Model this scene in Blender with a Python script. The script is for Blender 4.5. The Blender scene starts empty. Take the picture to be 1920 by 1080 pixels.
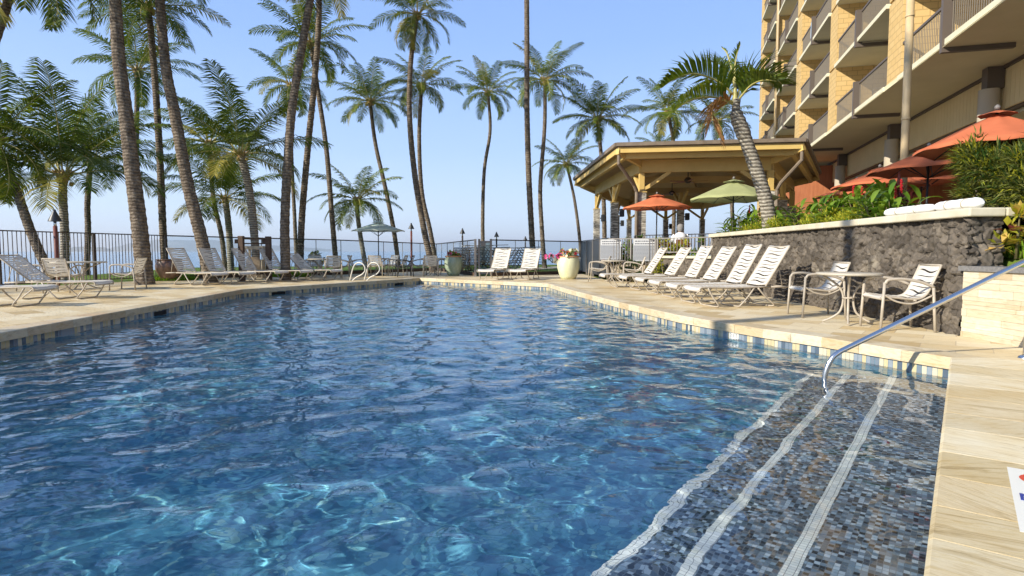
import bpy, bmesh, math, random
import numpy as np
from mathutils import Vector, Matrix
from mathutils.geometry import tessellate_polygon

sc = bpy.context.scene
col = sc.collection
PI = math.pi

# ------------------------------------------------------------------ camera
F = 1114.0
PITCH = math.atan(69 / F)
EYE = 1.02
cam = bpy.data.cameras.new('camera')
cam_o = bpy.data.objects.new('camera', cam)
col.objects.link(cam_o)
sc.camera = cam_o
cam.sensor_width = 36
cam.lens = 36 * F / 1920
cam.clip_start = 0.05
cam.clip_end = 60000
cam_o.location = (0, 0, EYE)
cam_o.rotation_euler = (PI / 2 - PITCH, 0, 0)

# ------------------------------------------------------------------ light
SUN_AZ = math.radians(30)     # direction the light travels, from +X towards +Y
SUN_EL = math.radians(27)
world = bpy.data.worlds.new('World')
sc.world = world
world.use_nodes = True
wn = world.node_tree
bg = wn.nodes['Background']
sky = wn.nodes.new('ShaderNodeTexSky')
sky.sky_type = 'NISHITA'
sky.sun_disc = False
sky.sun_elevation = SUN_EL
sky.sun_rotation = math.radians(240)
sky.air_density = 1.0
sky.dust_density = 0.6
sky.ozone_density = 3.0
geo = wn.nodes.new('ShaderNodeNewGeometry')
sep = wn.nodes.new('ShaderNodeSeparateXYZ')
wn.links.new(geo.outputs['Incoming'], sep.inputs[0])
mul = wn.nodes.new('ShaderNodeMath'); mul.operation = 'MULTIPLY'; mul.inputs[1].default_value = -1
wn.links.new(sep.outputs[2], mul.inputs[0])
ramp = wn.nodes.new('ShaderNodeValToRGB')
e = ramp.color_ramp.elements
e[0].position = 0.0; e[0].color = (5.6, 6.9, 8.5, 1)
e[1].position = 1.0; e[1].color = (1.3, 2.3, 4.6, 1)
for p, c in ((0.06, (5.2, 6.7, 8.7, 1)), (0.16, (3.7, 5.4, 8.4, 1)), (0.32, (2.5, 4.15, 7.9, 1)), (0.5, (1.9, 3.3, 6.8, 1))):
    k = e.new(p); k.color = c
wn.links.new(mul.outputs[0], ramp.inputs[0])
mix = wn.nodes.new('ShaderNodeMix'); mix.data_type = 'RGBA'
mix.inputs[0].default_value = 0.85
wn.links.new(sky.outputs[0], mix.inputs[6])
wn.links.new(ramp.outputs[0], mix.inputs[7])
wn.links.new(mix.outputs[2], bg.inputs[0])
bg.inputs[1].default_value = 0.105

sun = bpy.data.lights.new('sun', 'SUN')
sun.energy = 4.9
sun.angle = math.radians(0.5)
sun.color = (1.0, 0.93, 0.80)
sun.cycles.is_caustics_light = True
sun_o = bpy.data.objects.new('sun', sun)
col.objects.link(sun_o)
sd = Vector((-math.cos(SUN_AZ) * math.cos(SUN_EL), -math.sin(SUN_AZ) * math.cos(SUN_EL), math.sin(SUN_EL)))
sun_o.rotation_euler = sd.to_track_quat('Z', 'Y').to_euler()
sun_o.location = (-20, -20, 30)

sc.view_settings.view_transform = 'Standard'
sc.view_settings.look = 'None'
sc.view_settings.exposure = 0.5
sc.cycles.max_bounces = 8
sc.cycles.diffuse_bounces = 3
sc.cycles.glossy_bounces = 4
sc.cycles.transmission_bounces = 6
sc.cycles.transparent_max_bounces = 24
sc.cycles.use_denoising = True
sc.cycles.sample_clamp_indirect = 6


# ------------------------------------------------------------------ helpers
def ray(u, v):
    x = (u - 960) / F; d = (v - 540) / F
    return (x, math.cos(PITCH) - d * math.sin(PITCH), -math.sin(PITCH) - d * math.cos(PITCH))


def G(u, v, z=0.0):
    r = ray(u, v); t = (z - EYE) / r[2]
    return Vector((r[0] * t, r[1] * t, z))


def at(u, v, Y):
    r = ray(u, v); t = Y / r[1]
    return Vector((r[0] * t, Y, EYE + r[2] * t))


def link(o):
    col.objects.link(o)
    return o


def tag(o, label=None, cat=None, group=None, kind=None):
    if label: o['label'] = label
    if cat: o['category'] = cat
    if group: o['group'] = group
    if kind: o['kind'] = kind
    return o


def empty(name, loc=(0, 0, 0), rz=0.0, label=None, cat=None, group=None):
    o = bpy.data.objects.new(name, None)
    o.empty_display_size = 0.2
    o.location = loc; o.rotation_euler = (0, 0, rz)
    link(o)
    return tag(o, label, cat, group)


CH = {}


def kids(o):
    return CH.get(o.name, [])


def setparent(o, p):
    o.parent = p
    CH.setdefault(p.name, []).append(o)


def copy_tree(o, parent=None):
    c = o.copy(); col.objects.link(c)
    c.parent = None
    if parent: setparent(c, parent)
    for ch in list(kids(o)):
        copy_tree(ch, c)
    return c


class MB:
    def __init__(s):
        s.v = []; s.f = []; s.m = []; s.sm = []

    def add(s, verts, faces, mi=0, smooth=False):
        b = len(s.v)
        s.v.extend([tuple(p) for p in verts])
        for fc in faces:
            s.f.append([b + i for i in fc]); s.m.append(mi); s.sm.append(smooth)

    def box(s, x0, x1, y0, y1, z0, z1, mi=0):
        s.add([(x0, y0, z0), (x1, y0, z0), (x1, y1, z0), (x0, y1, z0), (x0, y0, z1), (x1, y0, z1), (x1, y1, z1), (x0, y1, z1)],
              [(0, 3, 2, 1), (4, 5, 6, 7), (0, 1, 5, 4), (1, 2, 6, 5), (2, 3, 7, 6), (3, 0, 4, 7)], mi)

    def obb(s, o, ax, ay, az, mi=0):
        o = Vector(o); ax = Vector(ax); ay = Vector(ay); az = Vector(az)
        p = [o, o + ax, o + ax + ay, o + ay]
        p += [q + az for q in p]
        fs = [(0, 3, 2, 1), (4, 5, 6, 7), (0, 1, 5, 4), (1, 2, 6, 5), (2, 3, 7, 6), (3, 0, 4, 7)]
        if ax.cross(ay).dot(az) < 0:
            fs = [tuple(reversed(f_)) for f_ in fs]
        s.add(p, fs, mi)

    def beam(s, p0, p1, w, h, mi=0, up=(0, 0, 1)):
        p0 = Vector(p0); p1 = Vector(p1)
        d = p1 - p0; dn = d.normalized(); up = Vector(up)
        side = dn.cross(up)
        if side.length < 1e-4: side = Vector((1, 0, 0))
        side.normalize(); u = side.cross(dn).normalized()
        s.obb(p0 - side * w / 2 - u * h / 2, side * w, d, u * h, mi)

    def tube(s, pts, r, n=8, mi=0, cap=True, smooth=True):
        pts = [Vector(p) for p in pts]
        m = len(pts)
        rs = r if isinstance(r, (list, tuple)) else [r] * m
        T = []
        for i in range(m):
            a = pts[max(i - 1, 0)]; b = pts[min(i + 1, m - 1)]
            t = (b - a)
            T.append(t.normalized() if t.length > 1e-9 else Vector((0, 0, 1)))
        ref = Vector((0, 0, 1)) if abs(T[0].z) < 0.9 else Vector((1, 0, 0))
        nrm = T[0].cross(ref).normalized()
        vs = []
        for i in range(m):
            nrm = (nrm - T[i] * nrm.dot(T[i]))
            nrm = nrm.normalized() if nrm.length > 1e-6 else T[i].orthogonal().normalized()
            bi = T[i].cross(nrm)
            for k in range(n):
                a = 2 * PI * k / n
                vs.append(pts[i] + (nrm * math.cos(a) + bi * math.sin(a)) * rs[i])
        fs = []
        for i in range(m - 1):
            for k in range(n):
                k2 = (k + 1) % n
                fs.append((i * n + k, i * n + k2, (i + 1) * n + k2, (i + 1) * n + k))
        s.add(vs, fs, mi, smooth)
        if cap:
            b = len(s.v) - len(vs)
            s.f.append([b + k for k in range(n)][::-1]); s.m.append(mi); s.sm.append(False)
            s.f.append([b + (m - 1) * n + k for k in range(n)]); s.m.append(mi); s.sm.append(False)

    def lathe(s, prof, c=(0, 0, 0), n=24, mi=0, smooth=True):
        vs = []; fs = []
        for (r, z) in prof:
            for k in range(n):
                a = 2 * PI * k / n
                vs.append((c[0] + r * math.cos(a), c[1] + r * math.sin(a), c[2] + z))
        for i in range(len(prof) - 1):
            for k in range(n):
                k2 = (k + 1) % n
                fs.append((i * n + k, i * n + k2, (i + 1) * n + k2, (i + 1) * n + k))
        s.add(vs, fs, mi, smooth)

    def prism(s, poly, z0, z1, mi=0):
        n = len(poly)
        vs = [(p[0], p[1], z0) for p in poly] + [(p[0], p[1], z1) for p in poly]
        fs = [tuple(range(n))[::-1], tuple(range(n, 2 * n))]
        fs += [(i, (i + 1) % n, n + (i + 1) % n, n + i) for i in range(n)]
        s.add(vs, fs, mi)

    def build(s, name, mats, parent=None, world=False, label=None, cat=None, group=None, kind=None):
        me = bpy.data.meshes.new(name)
        if not isinstance(mats, (list, tuple)): mats = [mats]
        vs = s.v
        if world and parent is not None:
            w = parent
            L = Vector((0, 0, 0))
            while w is not None:
                L += w.location; w = w.parent
            vs = [(p[0] - L.x, p[1] - L.y, p[2] - L.z) for p in vs]
        me.from_pydata(vs, [], s.f)
        for m_ in mats: me.materials.append(m_)
        me.polygons.foreach_set('material_index', s.m)
        me.polygons.foreach_set('use_smooth', s.sm)
        me.update()
        o = bpy.data.objects.new(name, me)
        link(o)
        if parent is not None: setparent(o, parent)
        return tag(o, label, cat, group, kind)


def np_mesh(name, V, Q, mat, smooth=True, parent=None):
    me = bpy.data.meshes.new(name)
    nv = len(V); nf = len(Q)
    me.vertices.add(nv); me.vertices.foreach_set('co', V.astype(np.float32).ravel())
    me.loops.add(nf * 4); me.loops.foreach_set('vertex_index', Q.astype(np.int32).ravel())
    me.polygons.add(nf)
    me.polygons.foreach_set('loop_start', np.arange(0, nf * 4, 4, dtype=np.int32))
    me.polygons.foreach_set('use_smooth', np.full(nf, smooth))
    me.materials.append(mat)
    me.update(calc_edges=True); me.validate()
    o = bpy.data.objects.new(name, me); link(o)
    if parent is not None: setparent(o, parent)
    return o


def catmull(pts, seg):
    P = [Vector(p) for p in pts]
    P = [P[0] * 2 - P[1]] + P + [P[-1] * 2 - P[-2]]
    out = []
    for i in range(1, len(P) - 2):
        p0, p1, p2, p3 = P[i - 1:i + 3]
        for k in range(seg):
            t = k / seg
            out.append(0.5 * ((2 * p1) + (p2 - p0) * t + (2 * p0 - 5 * p1 + 4 * p2 - p3) * t * t + (3 * p1 - p0 - 3 * p2 + p3) * t ** 3))
    out.append(P[-2])
    return out


def resample(pts, step):
    out = [pts[0].copy()]; acc = 0
    for a, b in zip(pts, pts[1:]):
        L = (b - a).length
        d = step - acc
        while d <= L:
            out.append(a.lerp(b, d / L)); d += step
        acc = L - (d - step)
    if (out[-1] - pts[-1]).length > step * 0.3: out.append(pts[-1].copy())
    return out


# ------------------------------------------------------------------ materials
def mat(name, color=(0.5, 0.5, 0.5), rough=0.6, metal=0.0, spec=0.5):
    m = bpy.data.materials.new(name); m.use_nodes = True
    b = m.node_tree.nodes['Principled BSDF']
    b.inputs['Base Color'].default_value = (*color, 1)
    b.inputs['Roughness'].default_value = rough
    b.inputs['Metallic'].default_value = metal
    b.inputs['Specular IOR Level'].default_value = spec
    return m


class NT:
    """small node-graph helper"""
    def __init__(s, m):
        s.m = m; s.t = m.node_tree; s.b = s.t.nodes['Principled BSDF']

    def n(s, kind, **kw):
        nd = s.t.nodes.new(kind)
        for k, v in kw.items(): setattr(nd, k, v)
        return nd

    def l(s, a, b): s.t.links.new(a, b)

    def coord(s, which='Object', scale=(1, 1, 1), rot=(0, 0, 0), loc=(0, 0, 0)):
        tc = s.n('ShaderNodeTexCoord'); mp = s.n('ShaderNodeMapping')
        mp.inputs['Scale'].default_value = scale; mp.inputs['Rotation'].default_value = rot
        mp.inputs['Location'].default_value = loc
        s.l(tc.outputs[which], mp.inputs[0])
        return mp.outputs[0]

    def noise(s, vec, scale=5, detail=4, rough=0.55, dist=0):
        nd = s.n('ShaderNodeTexNoise'); nd.inputs['Scale'].default_value = scale
        nd.inputs['Detail'].default_value = detail; nd.inputs['Roughness'].default_value = rough
        nd.inputs['Distortion'].default_value = dist
        if vec is not None: s.l(vec, nd.inputs['Vector'])
        return nd.outputs['Fac']

    def ramp(s, fac, stops, interp='LINEAR'):
        nd = s.n('ShaderNodeValToRGB'); cr = nd.color_ramp; cr.interpolation = interp
        cr.elements[0].position = stops[0][0]; cr.elements[0].color = (*stops[0][1], 1)
        cr.elements[1].position = stops[-1][0]; cr.elements[1].color = (*stops[-1][1], 1)
        for p, c in stops[1:-1]:
            k = cr.elements.new(p); k.color = (*c, 1)
        s.l(fac, nd.inputs[0])
        return nd.outputs[0]

    def mixc(s, a, b, fac, mode='MIX'):
        nd = s.n('ShaderNodeMix', data_type='RGBA', blend_type=mode)
        for sock, val in ((nd.inputs[0], fac), (nd.inputs[6], a), (nd.inputs[7], b)):
            if hasattr(val, 'is_output'): s.l(val, sock)
            elif isinstance(val, (tuple, list)): sock.default_value = (*val, 1)
            else: sock.default_value = val
        return nd.outputs[2]

    def math(s, op, a, b=None, c=None):
        nd = s.n('ShaderNodeMath', operation=op)
        for i, val in enumerate((a, b, c)):
            if val is None: continue
            if hasattr(val, 'is_output'): s.l(val, nd.inputs[i])
            else: nd.inputs[i].default_value = val
        return nd.outputs[0]

    def vmath(s, op, a, b=None):
        nd = s.n('ShaderNodeVectorMath', operation=op)
        for i, val in enumerate((a, b)):
            if val is None: continue
            if hasattr(val, 'is_output'): s.l(val, nd.inputs[i])
            else: nd.inputs[i].default_value = val
        return nd.outputs[0]

    def bump(s, h, strength=0.3, dist=0.02):
        nd = s.n('ShaderNodeBump'); nd.inputs['Strength'].default_value = strength
        nd.inputs['Distance'].default_value = dist
        s.l(h, nd.inputs['Height']); s.l(nd.outputs[0], s.b.inputs['Normal'])

    def color(s, c): s.l(c, s.b.inputs['Base Color'])

    def island(s):
        return s.n('ShaderNodeNewGeometry').outputs['Random Per Island']


def noisy(name, c0, c1, scale=6, rough=0.6, bump=0.2, stretch=(1, 1, 1), metal=0, spec=0.4, bdist=0.01):
    m = mat(name, c0, rough, metal, spec); t = NT(m)
    v = t.coord('Object', stretch)
    n_ = t.noise(v, scale, 6, 0.6)
    t.color(t.ramp(n_, [(0.3, c0), (0.7, c1)]))
    if bump:
        t.bump(t.noise(v, scale * 4, 4, 0.6), bump, bdist)
    return m


def tile_cells(t, vec, size, grout=0.05):
    """per-cell random value/colour and a grout mask for a mosaic laid in metres"""
    s1 = t.vmath('DIVIDE', vec, size)
    fl = t.vmath('FLOOR', s1)
    fr = t.vmath('FRACTION', s1)
    wn_ = t.n('ShaderNodeTexWhiteNoise'); t.l(fl, wn_.inputs['Vector'])
    sp = t.n('ShaderNodeSeparateXYZ'); t.l(fr, sp.inputs[0])
    gx = t.math('GREATER_THAN', t.math('ABSOLUTE', t.math('SUBTRACT', sp.outputs[0], 0.5)), 0.5 - grout)
    gy = t.math('GREATER_THAN', t.math('ABSOLUTE', t.math('SUBTRACT', sp.outputs[1], 0.5)), 0.5 - grout)
    return wn_, t.math('MAXIMUM', gx, gy), fl, fr


ANG = math.atan2(0.799, 0.6015)      # direction of the near pool edge
M = {}


def make_materials():
    # --- paving: split-face quartzite slabs, each with its own grain direction
    def stone(name, size, rot, cols, seedloc=(0, 0, 0), grout=0.008, gcol=(0.40, 0.31, 0.20)):
        m = mat(name, (0.6, 0.5, 0.35), 0.62, 0, 0.35); t = NT(m)
        v = t.coord('Object', (1, 1, 1), (0, 0, rot), seedloc)
        # running bond: shift every other row
        sp = t.n('ShaderNodeSeparateXYZ'); t.l(v, sp.inputs[0])
        row = t.math('FLOOR', t.math('DIVIDE', sp.outputs[1], size[1]))
        off = t.math('MULTIPLY', t.math('MODULO', row, 2.0), size[0] * 0.5)
        cb = t.n('ShaderNodeCombineXYZ')
        t.l(t.math('ADD', sp.outputs[0], off), cb.inputs[0]); t.l(sp.outputs[1], cb.inputs[1])
        w, gm, fl, fr = tile_cells(t, cb.outputs[0], (size[0], size[1], 1), grout)
        rc = t.n('ShaderNodeSeparateColor'); t.l(w.outputs['Color'], rc.inputs[0])
        rot_ = t.n('ShaderNodeVectorRotate', rotation_type='Z_AXIS')
        t.l(v, rot_.inputs['Vector'])
        t.l(t.math('MULTIPLY', t.math('SUBTRACT', rc.outputs[0], 0.5), 1.3), rot_.inputs['Angle'])
        offv = t.vmath('ADD', rot_.outputs[0], t.vmath('MULTIPLY', fl, (7.3, 3.1, 0)))
        mp = t.n('ShaderNodeMapping'); mp.inputs['Scale'].default_value = (1.6, 13, 1)
        t.l(offv, mp.inputs[0])
        g = t.noise(mp.outputs[0], 2.2, 8, 0.68, 0.5)
        base = t.ramp(rc.outputs[1], cols)
        streak = t.ramp(g, [(0.28, (0.45, 0.38, 0.28)), (0.42, (0.85, 0.80, 0.70)), (0.52, (1.0, 0.98, 0.94)), (0.62, (0.92, 0.82, 0.66)), (0.74, (0.70, 0.50, 0.28))])
        c = t.mixc(base, streak, 1.0, 'MULTIPLY')
        big = t.noise(t.coord('Object'), 0.6, 3)
        c = t.mixc(c, t.ramp(big, [(0.35, (0.9, 0.9, 0.9)), (0.65, (1, 1, 1))]), 0.8, 'MULTIPLY')
        c = t.mixc(c, gcol, t.math('MULTIPLY', gm, 0.65))
        t.color(c)
        h = t.math('SUBTRACT', g, t.math('MULTIPLY', gm, 0.8))
        t.bump(h, 0.35, 0.006)
        return m
    cols = [(0.0, (0.52, 0.40, 0.22)), (0.25, (0.70, 0.58, 0.37)), (0.55, (0.78, 0.70, 0.52)), (0.8, (0.64, 0.50, 0.28)), (1.0, (0.80, 0.73, 0.57))]
    M['deck'] = stone('quartzite_paving', (0.62, 0.40), -ANG + PI / 2, cols)

    m = mat('slab_stone', (0.6, 0.5, 0.35), 0.6, 0, 0.35); t = NT(m)
    isl = t.island(); v = t.coord('Object', (1, 1, 1), (0, 0, -ANG))
    vr = t.n('ShaderNodeVectorRotate', rotation_type='Z_AXIS'); t.l(v, vr.inputs['Vector'])
    t.l(t.math('MULTIPLY', t.math('SUBTRACT', t.math('FRACT', t.math('MULTIPLY', isl, 7.7)), 0.5), 1.5), vr.inputs['Angle'])
    cb = t.n('ShaderNodeCombineXYZ'); t.l(t.math('MULTIPLY', isl, 91), cb.inputs[2])
    vv = t.vmath('ADD', vr.outputs[0], cb.outputs[0])
    mp = t.n('ShaderNodeMapping'); mp.inputs['Scale'].default_value = (14, 1.5, 1); t.l(vv, mp.inputs[0])
    g = t.noise(mp.outputs[0], 1.6, 9, 0.72, 0.9); g2 = t.noise(vv, 2.2, 4, 0.6)
    base = t.ramp(isl, [(0, (0.70, 0.60, 0.42)), (0.25, (0.58, 0.49, 0.31)), (0.5, (0.78, 0.72, 0.57)), (0.75, (0.62, 0.55, 0.40)), (1, (0.80, 0.74, 0.58))])
    c = t.mixc(base, t.ramp(g, [(0.26, (0.42, 0.36, 0.25)), (0.40, (0.80, 0.74, 0.62)), (0.50, (1, 0.99, 0.96)), (0.60, (0.86, 0.80, 0.66)), (0.72, (0.62, 0.46, 0.27))]), 1.0, 'MULTIPLY')
    c = t.mixc(c, t.ramp(g2, [(0.38, (1, 1, 1)), (0.66, (0.90, 0.80, 0.62))]), 0.7, 'MULTIPLY')
    t.color(c); t.bump(g, 0.5, 0.006)
    M['slab_stone'] = m

    m = mat('coping_stone', (0.6, 0.5, 0.35), 0.55); t = NT(m)
    isl = t.island()
    base = t.ramp(isl, [(0, (0.52, 0.42, 0.26)), (0.4, (0.62, 0.54, 0.38)), (0.75, (0.66, 0.59, 0.44)), (1, (0.55, 0.41, 0.25))])
    g = t.noise(t.coord('Object', (1, 1, 3)), 4.5, 8, 0.7, 0.6)
    t.color(t.mixc(base, t.ramp(g, [(0.3, (0.58, 0.50, 0.40)), (0.5, (1, 0.98, 0.95)), (0.7, (0.84, 0.68, 0.46))]), 0.95, 'MULTIPLY'))
    t.bump(g, 0.35, 0.005)
    M['coping'] = m

    m = mat('waterline_tile', (0.5, 0.5, 0.5), 0.22); t = NT(m)
    t.color(t.ramp(t.island(), [(0, (0.16, 0.20, 0.245)), (0.25, (0.25, 0.29, 0.33)), (0.42, (0.09, 0.12, 0.16)), (0.55, (0.52, 0.44, 0.26)), (0.80, (0.56, 0.50, 0.37))], 'CONSTANT'))
    M['wtile'] = m

    def mosaic(name, stops, size, grout, gcol):
        m = mat(name, (0.1, 0.1, 0.1), 0.35, 0, 0.3); t = NT(m)
        v = t.coord('Object', (1, 1, 1), (0, 0, -ANG), (0.003, 0.005, 0.0037))
        w, gm, fl, fr = tile_cells(t, v, size, grout)
        c = t.ramp(w.outputs['Value'], stops, 'CONSTANT')
        big = t.ramp(t.noise(v, 1.3, 2), [(0.35, (0.8, 0.8, 0.8)), (0.65, (1.1, 1.1, 1.1))])
        c = t.mixc(c, big, 0.8, 'MULTIPLY')
        t.color(t.mixc(c, gcol, gm))
        return m
    st = [(0, (0.025, 0.034, 0.045)), (0.14, (0.09, 0.13, 0.17)), (0.34, (0.16, 0.22, 0.28)), (0.56, (0.27, 0.36, 0.44)), (0.70, (0.045, 0.065, 0.09)), (0.82, (0.13, 0.15, 0.165)), (0.89, (0.40, 0.48, 0.55)), (0.99, (0.17, 0.17, 0.19))]
    M['step_tile'] = mosaic('step_mosaic', st, (0.0260, 0.0235, 0.0235), 0.05, (0.15, 0.18, 0.205))
    sb = [(0, (0.08, 0.25, 0.37)), (0.2, (0.12, 0.36, 0.48)), (0.4, (0.15, 0.42, 0.54)), (0.58, (0.09, 0.29, 0.42)), (0.72, (0.21, 0.50, 0.57)), (0.86, (0.10, 0.32, 0.46)), (0.94, (0.28, 0.54, 0.55))]
    M['pool_tile'] = mosaic('pool_mosaic', sb, (0.0475, 0.0475, 0.0475), 0.04, (0.09, 0.28, 0.40))  # blue water tint and missing underwater sunlight are put into this tile colour
    M['white_tile'] = mosaic('white_nosing_mosaic', [(0, (0.74, 0.74, 0.68)), (0.5, (0.82, 0.81, 0.75)), (0.8, (0.70, 0.70, 0.66))], (0.0235, 0.031, 0.0475), 0.035, (0.12, 0.13, 0.14))

    m = mat('pool_water', (0.86, 0.95, 1.0), 0.0); b = m.node_tree.nodes['Principled BSDF']
    b.inputs['Transmission Weight'].default_value = 1; b.inputs['IOR'].default_value = 1.33
    t = NT(m)
    v = t.coord('Object', (1, 1, 1))
    n1 = t.noise(v, 2.6, 0.6, 0.5, 0.8); n2 = t.noise(t.coord('Object', (1.0, 1.6, 1), (0, 0, 0.5)), 7.0, 1, 0.5, 0.3)
    # gusts: patches of livelier and calmer water, calmer over the steps
    g = t.ramp(t.noise(v, 0.35, 2), [(0.35, (0.55, 0.55, 0.55)), (0.65, (1.2, 1.2, 1.2))])
    sp = t.n('ShaderNodeSeparateXYZ'); t.l(t.coord('Object', (1, 1, 1), (0, 0, -ANG)), sp.inputs[0])
    cal = t.ramp(sp.outputs[1], [(0.0, (0.30, 0.30, 0.30)), (1.0, (1, 1, 1))])
    cal = t.math('MINIMUM', t.math('MAXIMUM', t.math('MULTIPLY', t.math('SUBTRACT', sp.outputs[1], 0.3), 0.8), 0.20), 1.0)
    h = t.math('MULTIPLY', t.math('MULTIPLY', t.math('ADD', n1, t.math('MULTIPLY', n2, 0.25)), g), cal)
    t.bump(h, 1.0, 0.022)
    M['water'] = m

    m = mat('sea_water', (0.03, 0.12, 0.22), 0.12, 0, 0.5); t = NT(m)
    t.bump(t.noise(t.coord('Object', (0.25, 1, 1)), 0.35, 5, 0.6), 0.5, 0.6)
    M['sea'] = m

    m = mat('lawn', (0.10, 0.16, 0.03), 0.9, 0, 0.1); t = NT(m)
    v = t.coord('Object')
    t.color(t.ramp(t.noise(v, 0.5, 7, 0.7), [(0.3, (0.075, 0.13, 0.02)), (0.6, (0.16, 0.22, 0.04)), (0.8, (0.26, 0.27, 0.08))]))
    t.bump(t.noise(v, 40, 3), 0.6, 0.03)
    M['lawn'] = m
    M['soil'] = noisy('planting_soil', (0.05, 0.035, 0.022), (0.09, 0.065, 0.04), 12, 0.95, 0.5)
    M['sand_path'] = noisy('lawn_path', (0.42, 0.37, 0.28), (0.5, 0.45, 0.34), 5, 0.9, 0.2)

    # lava rock
    m = mat('lava_rock', (0.1, 0.1, 0.1), 0.9, 0, 0.2); t = NT(m)
    v = t.coord('Object')
    vo = t.n('ShaderNodeTexVoronoi'); vo.inputs['Scale'].default_value = 6.5; t.l(v, vo.inputs['Vector'])
    c1 = t.ramp(vo.outputs['Color'], [(0.1, (0.070, 0.060, 0.049)), (0.6, (0.118, 0.102, 0.084)), (1.0, (0.195, 0.168, 0.135))])
    n1 = t.noise(v, 22, 8, 0.72)
    c = t.mixc(c1, t.ramp(n1, [(0.32, (0.45, 0.45, 0.45)), (0.6, (1.25, 1.2, 1.15))]), 0.75, 'MULTIPLY')
    pale = t.ramp(t.noise(v, 1.7, 5, 0.65), [(0.62, (0, 0, 0)), (0.70, (1, 1, 1))])
    c = t.mixc(c, (0.34, 0.30, 0.23), t.math('MULTIPLY', pale, 0.45))
    t.color(c)
    t.bump(n1, 0.8, 0.012)
    M['lava'] = m
    M['mortar'] = noisy('mortar', (0.36, 0.32, 0.25), (0.46, 0.42, 0.33), 9, 0.9, 0.4)

    m = mat('travertine_wall', (0.6, 0.5, 0.35), 0.6); t = NT(m)
    base = t.ramp(t.island(), [(0, (0.56, 0.49, 0.34)), (0.3, (0.63, 0.57, 0.43)), (0.6, (0.52, 0.43, 0.28)), (0.85, (0.65, 0.60, 0.48)), (1, (0.46, 0.36, 0.22))])
    g = t.noise(t.coord('Object', (1, 1, 5)), 7, 8, 0.7)
    t.color(t.mixc(base, t.ramp(g, [(0.35, (0.75, 0.68, 0.58)), (0.6, (1, 1, 1))]), 0.7, 'MULTIPLY'))
    t.bump(g, 0.4, 0.004)
    M['travertine'] = m
    M['cap'] = noisy('wall_cap_stone', (0.48, 0.43, 0.31), (0.62, 0.57, 0.44), 3, 0.7, 0.15)
    M['grey_cap'] = noisy('granite_cap', (0.13, 0.125, 0.12), (0.22, 0.21, 0.20), 30, 0.6, 0.2)

    # palms
    m = mat('palm_bark', (0.2, 0.15, 0.1), 0.95, 0, 0.1); t = NT(m)
    v = t.coord('Object')
    ring = t.n('ShaderNodeTexWave', wave_type='BANDS', bands_direction='Z'); ring.inputs['Scale'].default_value = 3.2
    ring.inputs['Distortion'].default_value = 3.0; ring.inputs['Detail'].default_value = 3; ring.inputs['Detail Scale'].default_value = 3
    t.l(v, ring.inputs['Vector'])
    nn = t.noise(t.coord('Object', (1, 1, 0.6)), 8, 7, 0.75)
    c = t.ramp(nn, [(0.30, (0.05, 0.040, 0.032)), (0.48, (0.16, 0.13, 0.10)), (0.62, (0.27, 0.225, 0.175)), (0.75, (0.44, 0.39, 0.31))])
    c = t.mixc(c, t.ramp(ring.outputs['Fac'], [(0.0, (0.55, 0.5, 0.46)), (0.4, (1, 1, 1)), (1, (1.15, 1.1, 1.0))]), 0.75, 'MULTIPLY')
    t.color(c); t.bump(t.math('ADD', nn, t.math('MULTIPLY', ring.outputs['Fac'], 0.6)), 0.9, 0.04)
    M['bark'] = m
    m = mat('pale_ringed_bark', (0.3, 0.25, 0.2), 0.9, 0, 0.15); t = NT(m)
    ring = t.n('ShaderNodeTexWave', wave_type='BANDS', bands_direction='Z'); ring.inputs['Scale'].default_value = 3.6
    ring.inputs['Distortion'].default_value = 2.5; ring.inputs['Detail'].default_value = 4
    t.l(t.coord('Object'), ring.inputs['Vector'])
    nn = t.noise(t.coord('Object'), 14, 6, 0.7)
    c = t.ramp(nn, [(0.3, (0.17, 0.145, 0.115)), (0.7, (0.46, 0.42, 0.35))])
    c = t.mixc(c, t.ramp(ring.outputs['Fac'], [(0.0, (0.30, 0.26, 0.22)), (0.3, (0.95, 0.95, 0.95)), (1, (1.1, 1.1, 1.05))]), 0.9, 'MULTIPLY')
    t.color(c); t.bump(t.math('ADD', nn, ring.outputs['Fac']), 0.8, 0.03)
    M['palebark'] = m

    def leaf(name, c0, c1, trans=0.35, rough=0.45, isl=True):
        m = bpy.data.materials.new(name); m.use_nodes = True; t = NT(m)
        b = t.b; b.inputs['Roughness'].default_value = rough; b.inputs['Specular IOR Level'].default_value = 0.2
        cc = t.ramp(t.island(), [(0, c0), (1, c1)])
        t.color(cc)
        tr = t.n('ShaderNodeBsdfTranslucent'); t.l(t.mixc(cc, (1.0, 0.95, 0.35), 0.5, 'MULTIPLY'), tr.inputs[0])
        tr2 = t.mixc(cc, (1.6, 1.5, 0.6), 1.0, 'MULTIPLY'); t.l(tr2, tr.inputs[0])
        ms = t.n('ShaderNodeMixShader'); ms.inputs[0].default_value = trans
        t.l(b.outputs[0], ms.inputs[1]); t.l(tr.outputs[0], ms.inputs[2])
        t.l(ms.outputs[0], t.t.nodes['Material Output'].inputs[0])
        return m
    M['palm_leaf'] = leaf('palm_leaflets', (0.060, 0.105, 0.012), (0.150, 0.185, 0.022), 0.30, 0.5)
    M['palm_leaf_y'] = leaf('yellowing_palm_leaflets', (0.17, 0.18, 0.03), (0.34, 0.28, 0.06), 0.35, 0.4)
    M['palm_leaf_dark'] = leaf('dark_palm_leaflets', (0.05, 0.09, 0.010), (0.125, 0.165, 0.020), 0.28, 0.5)
    M['palm_dead'] = leaf('dead_palm_leaflets', (0.30, 0.14, 0.055), (0.42, 0.24, 0.10), 0.3, 0.7)
    M['rachis'] = mat('palm_rachis', (0.36, 0.32, 0.10), 0.5)
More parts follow.
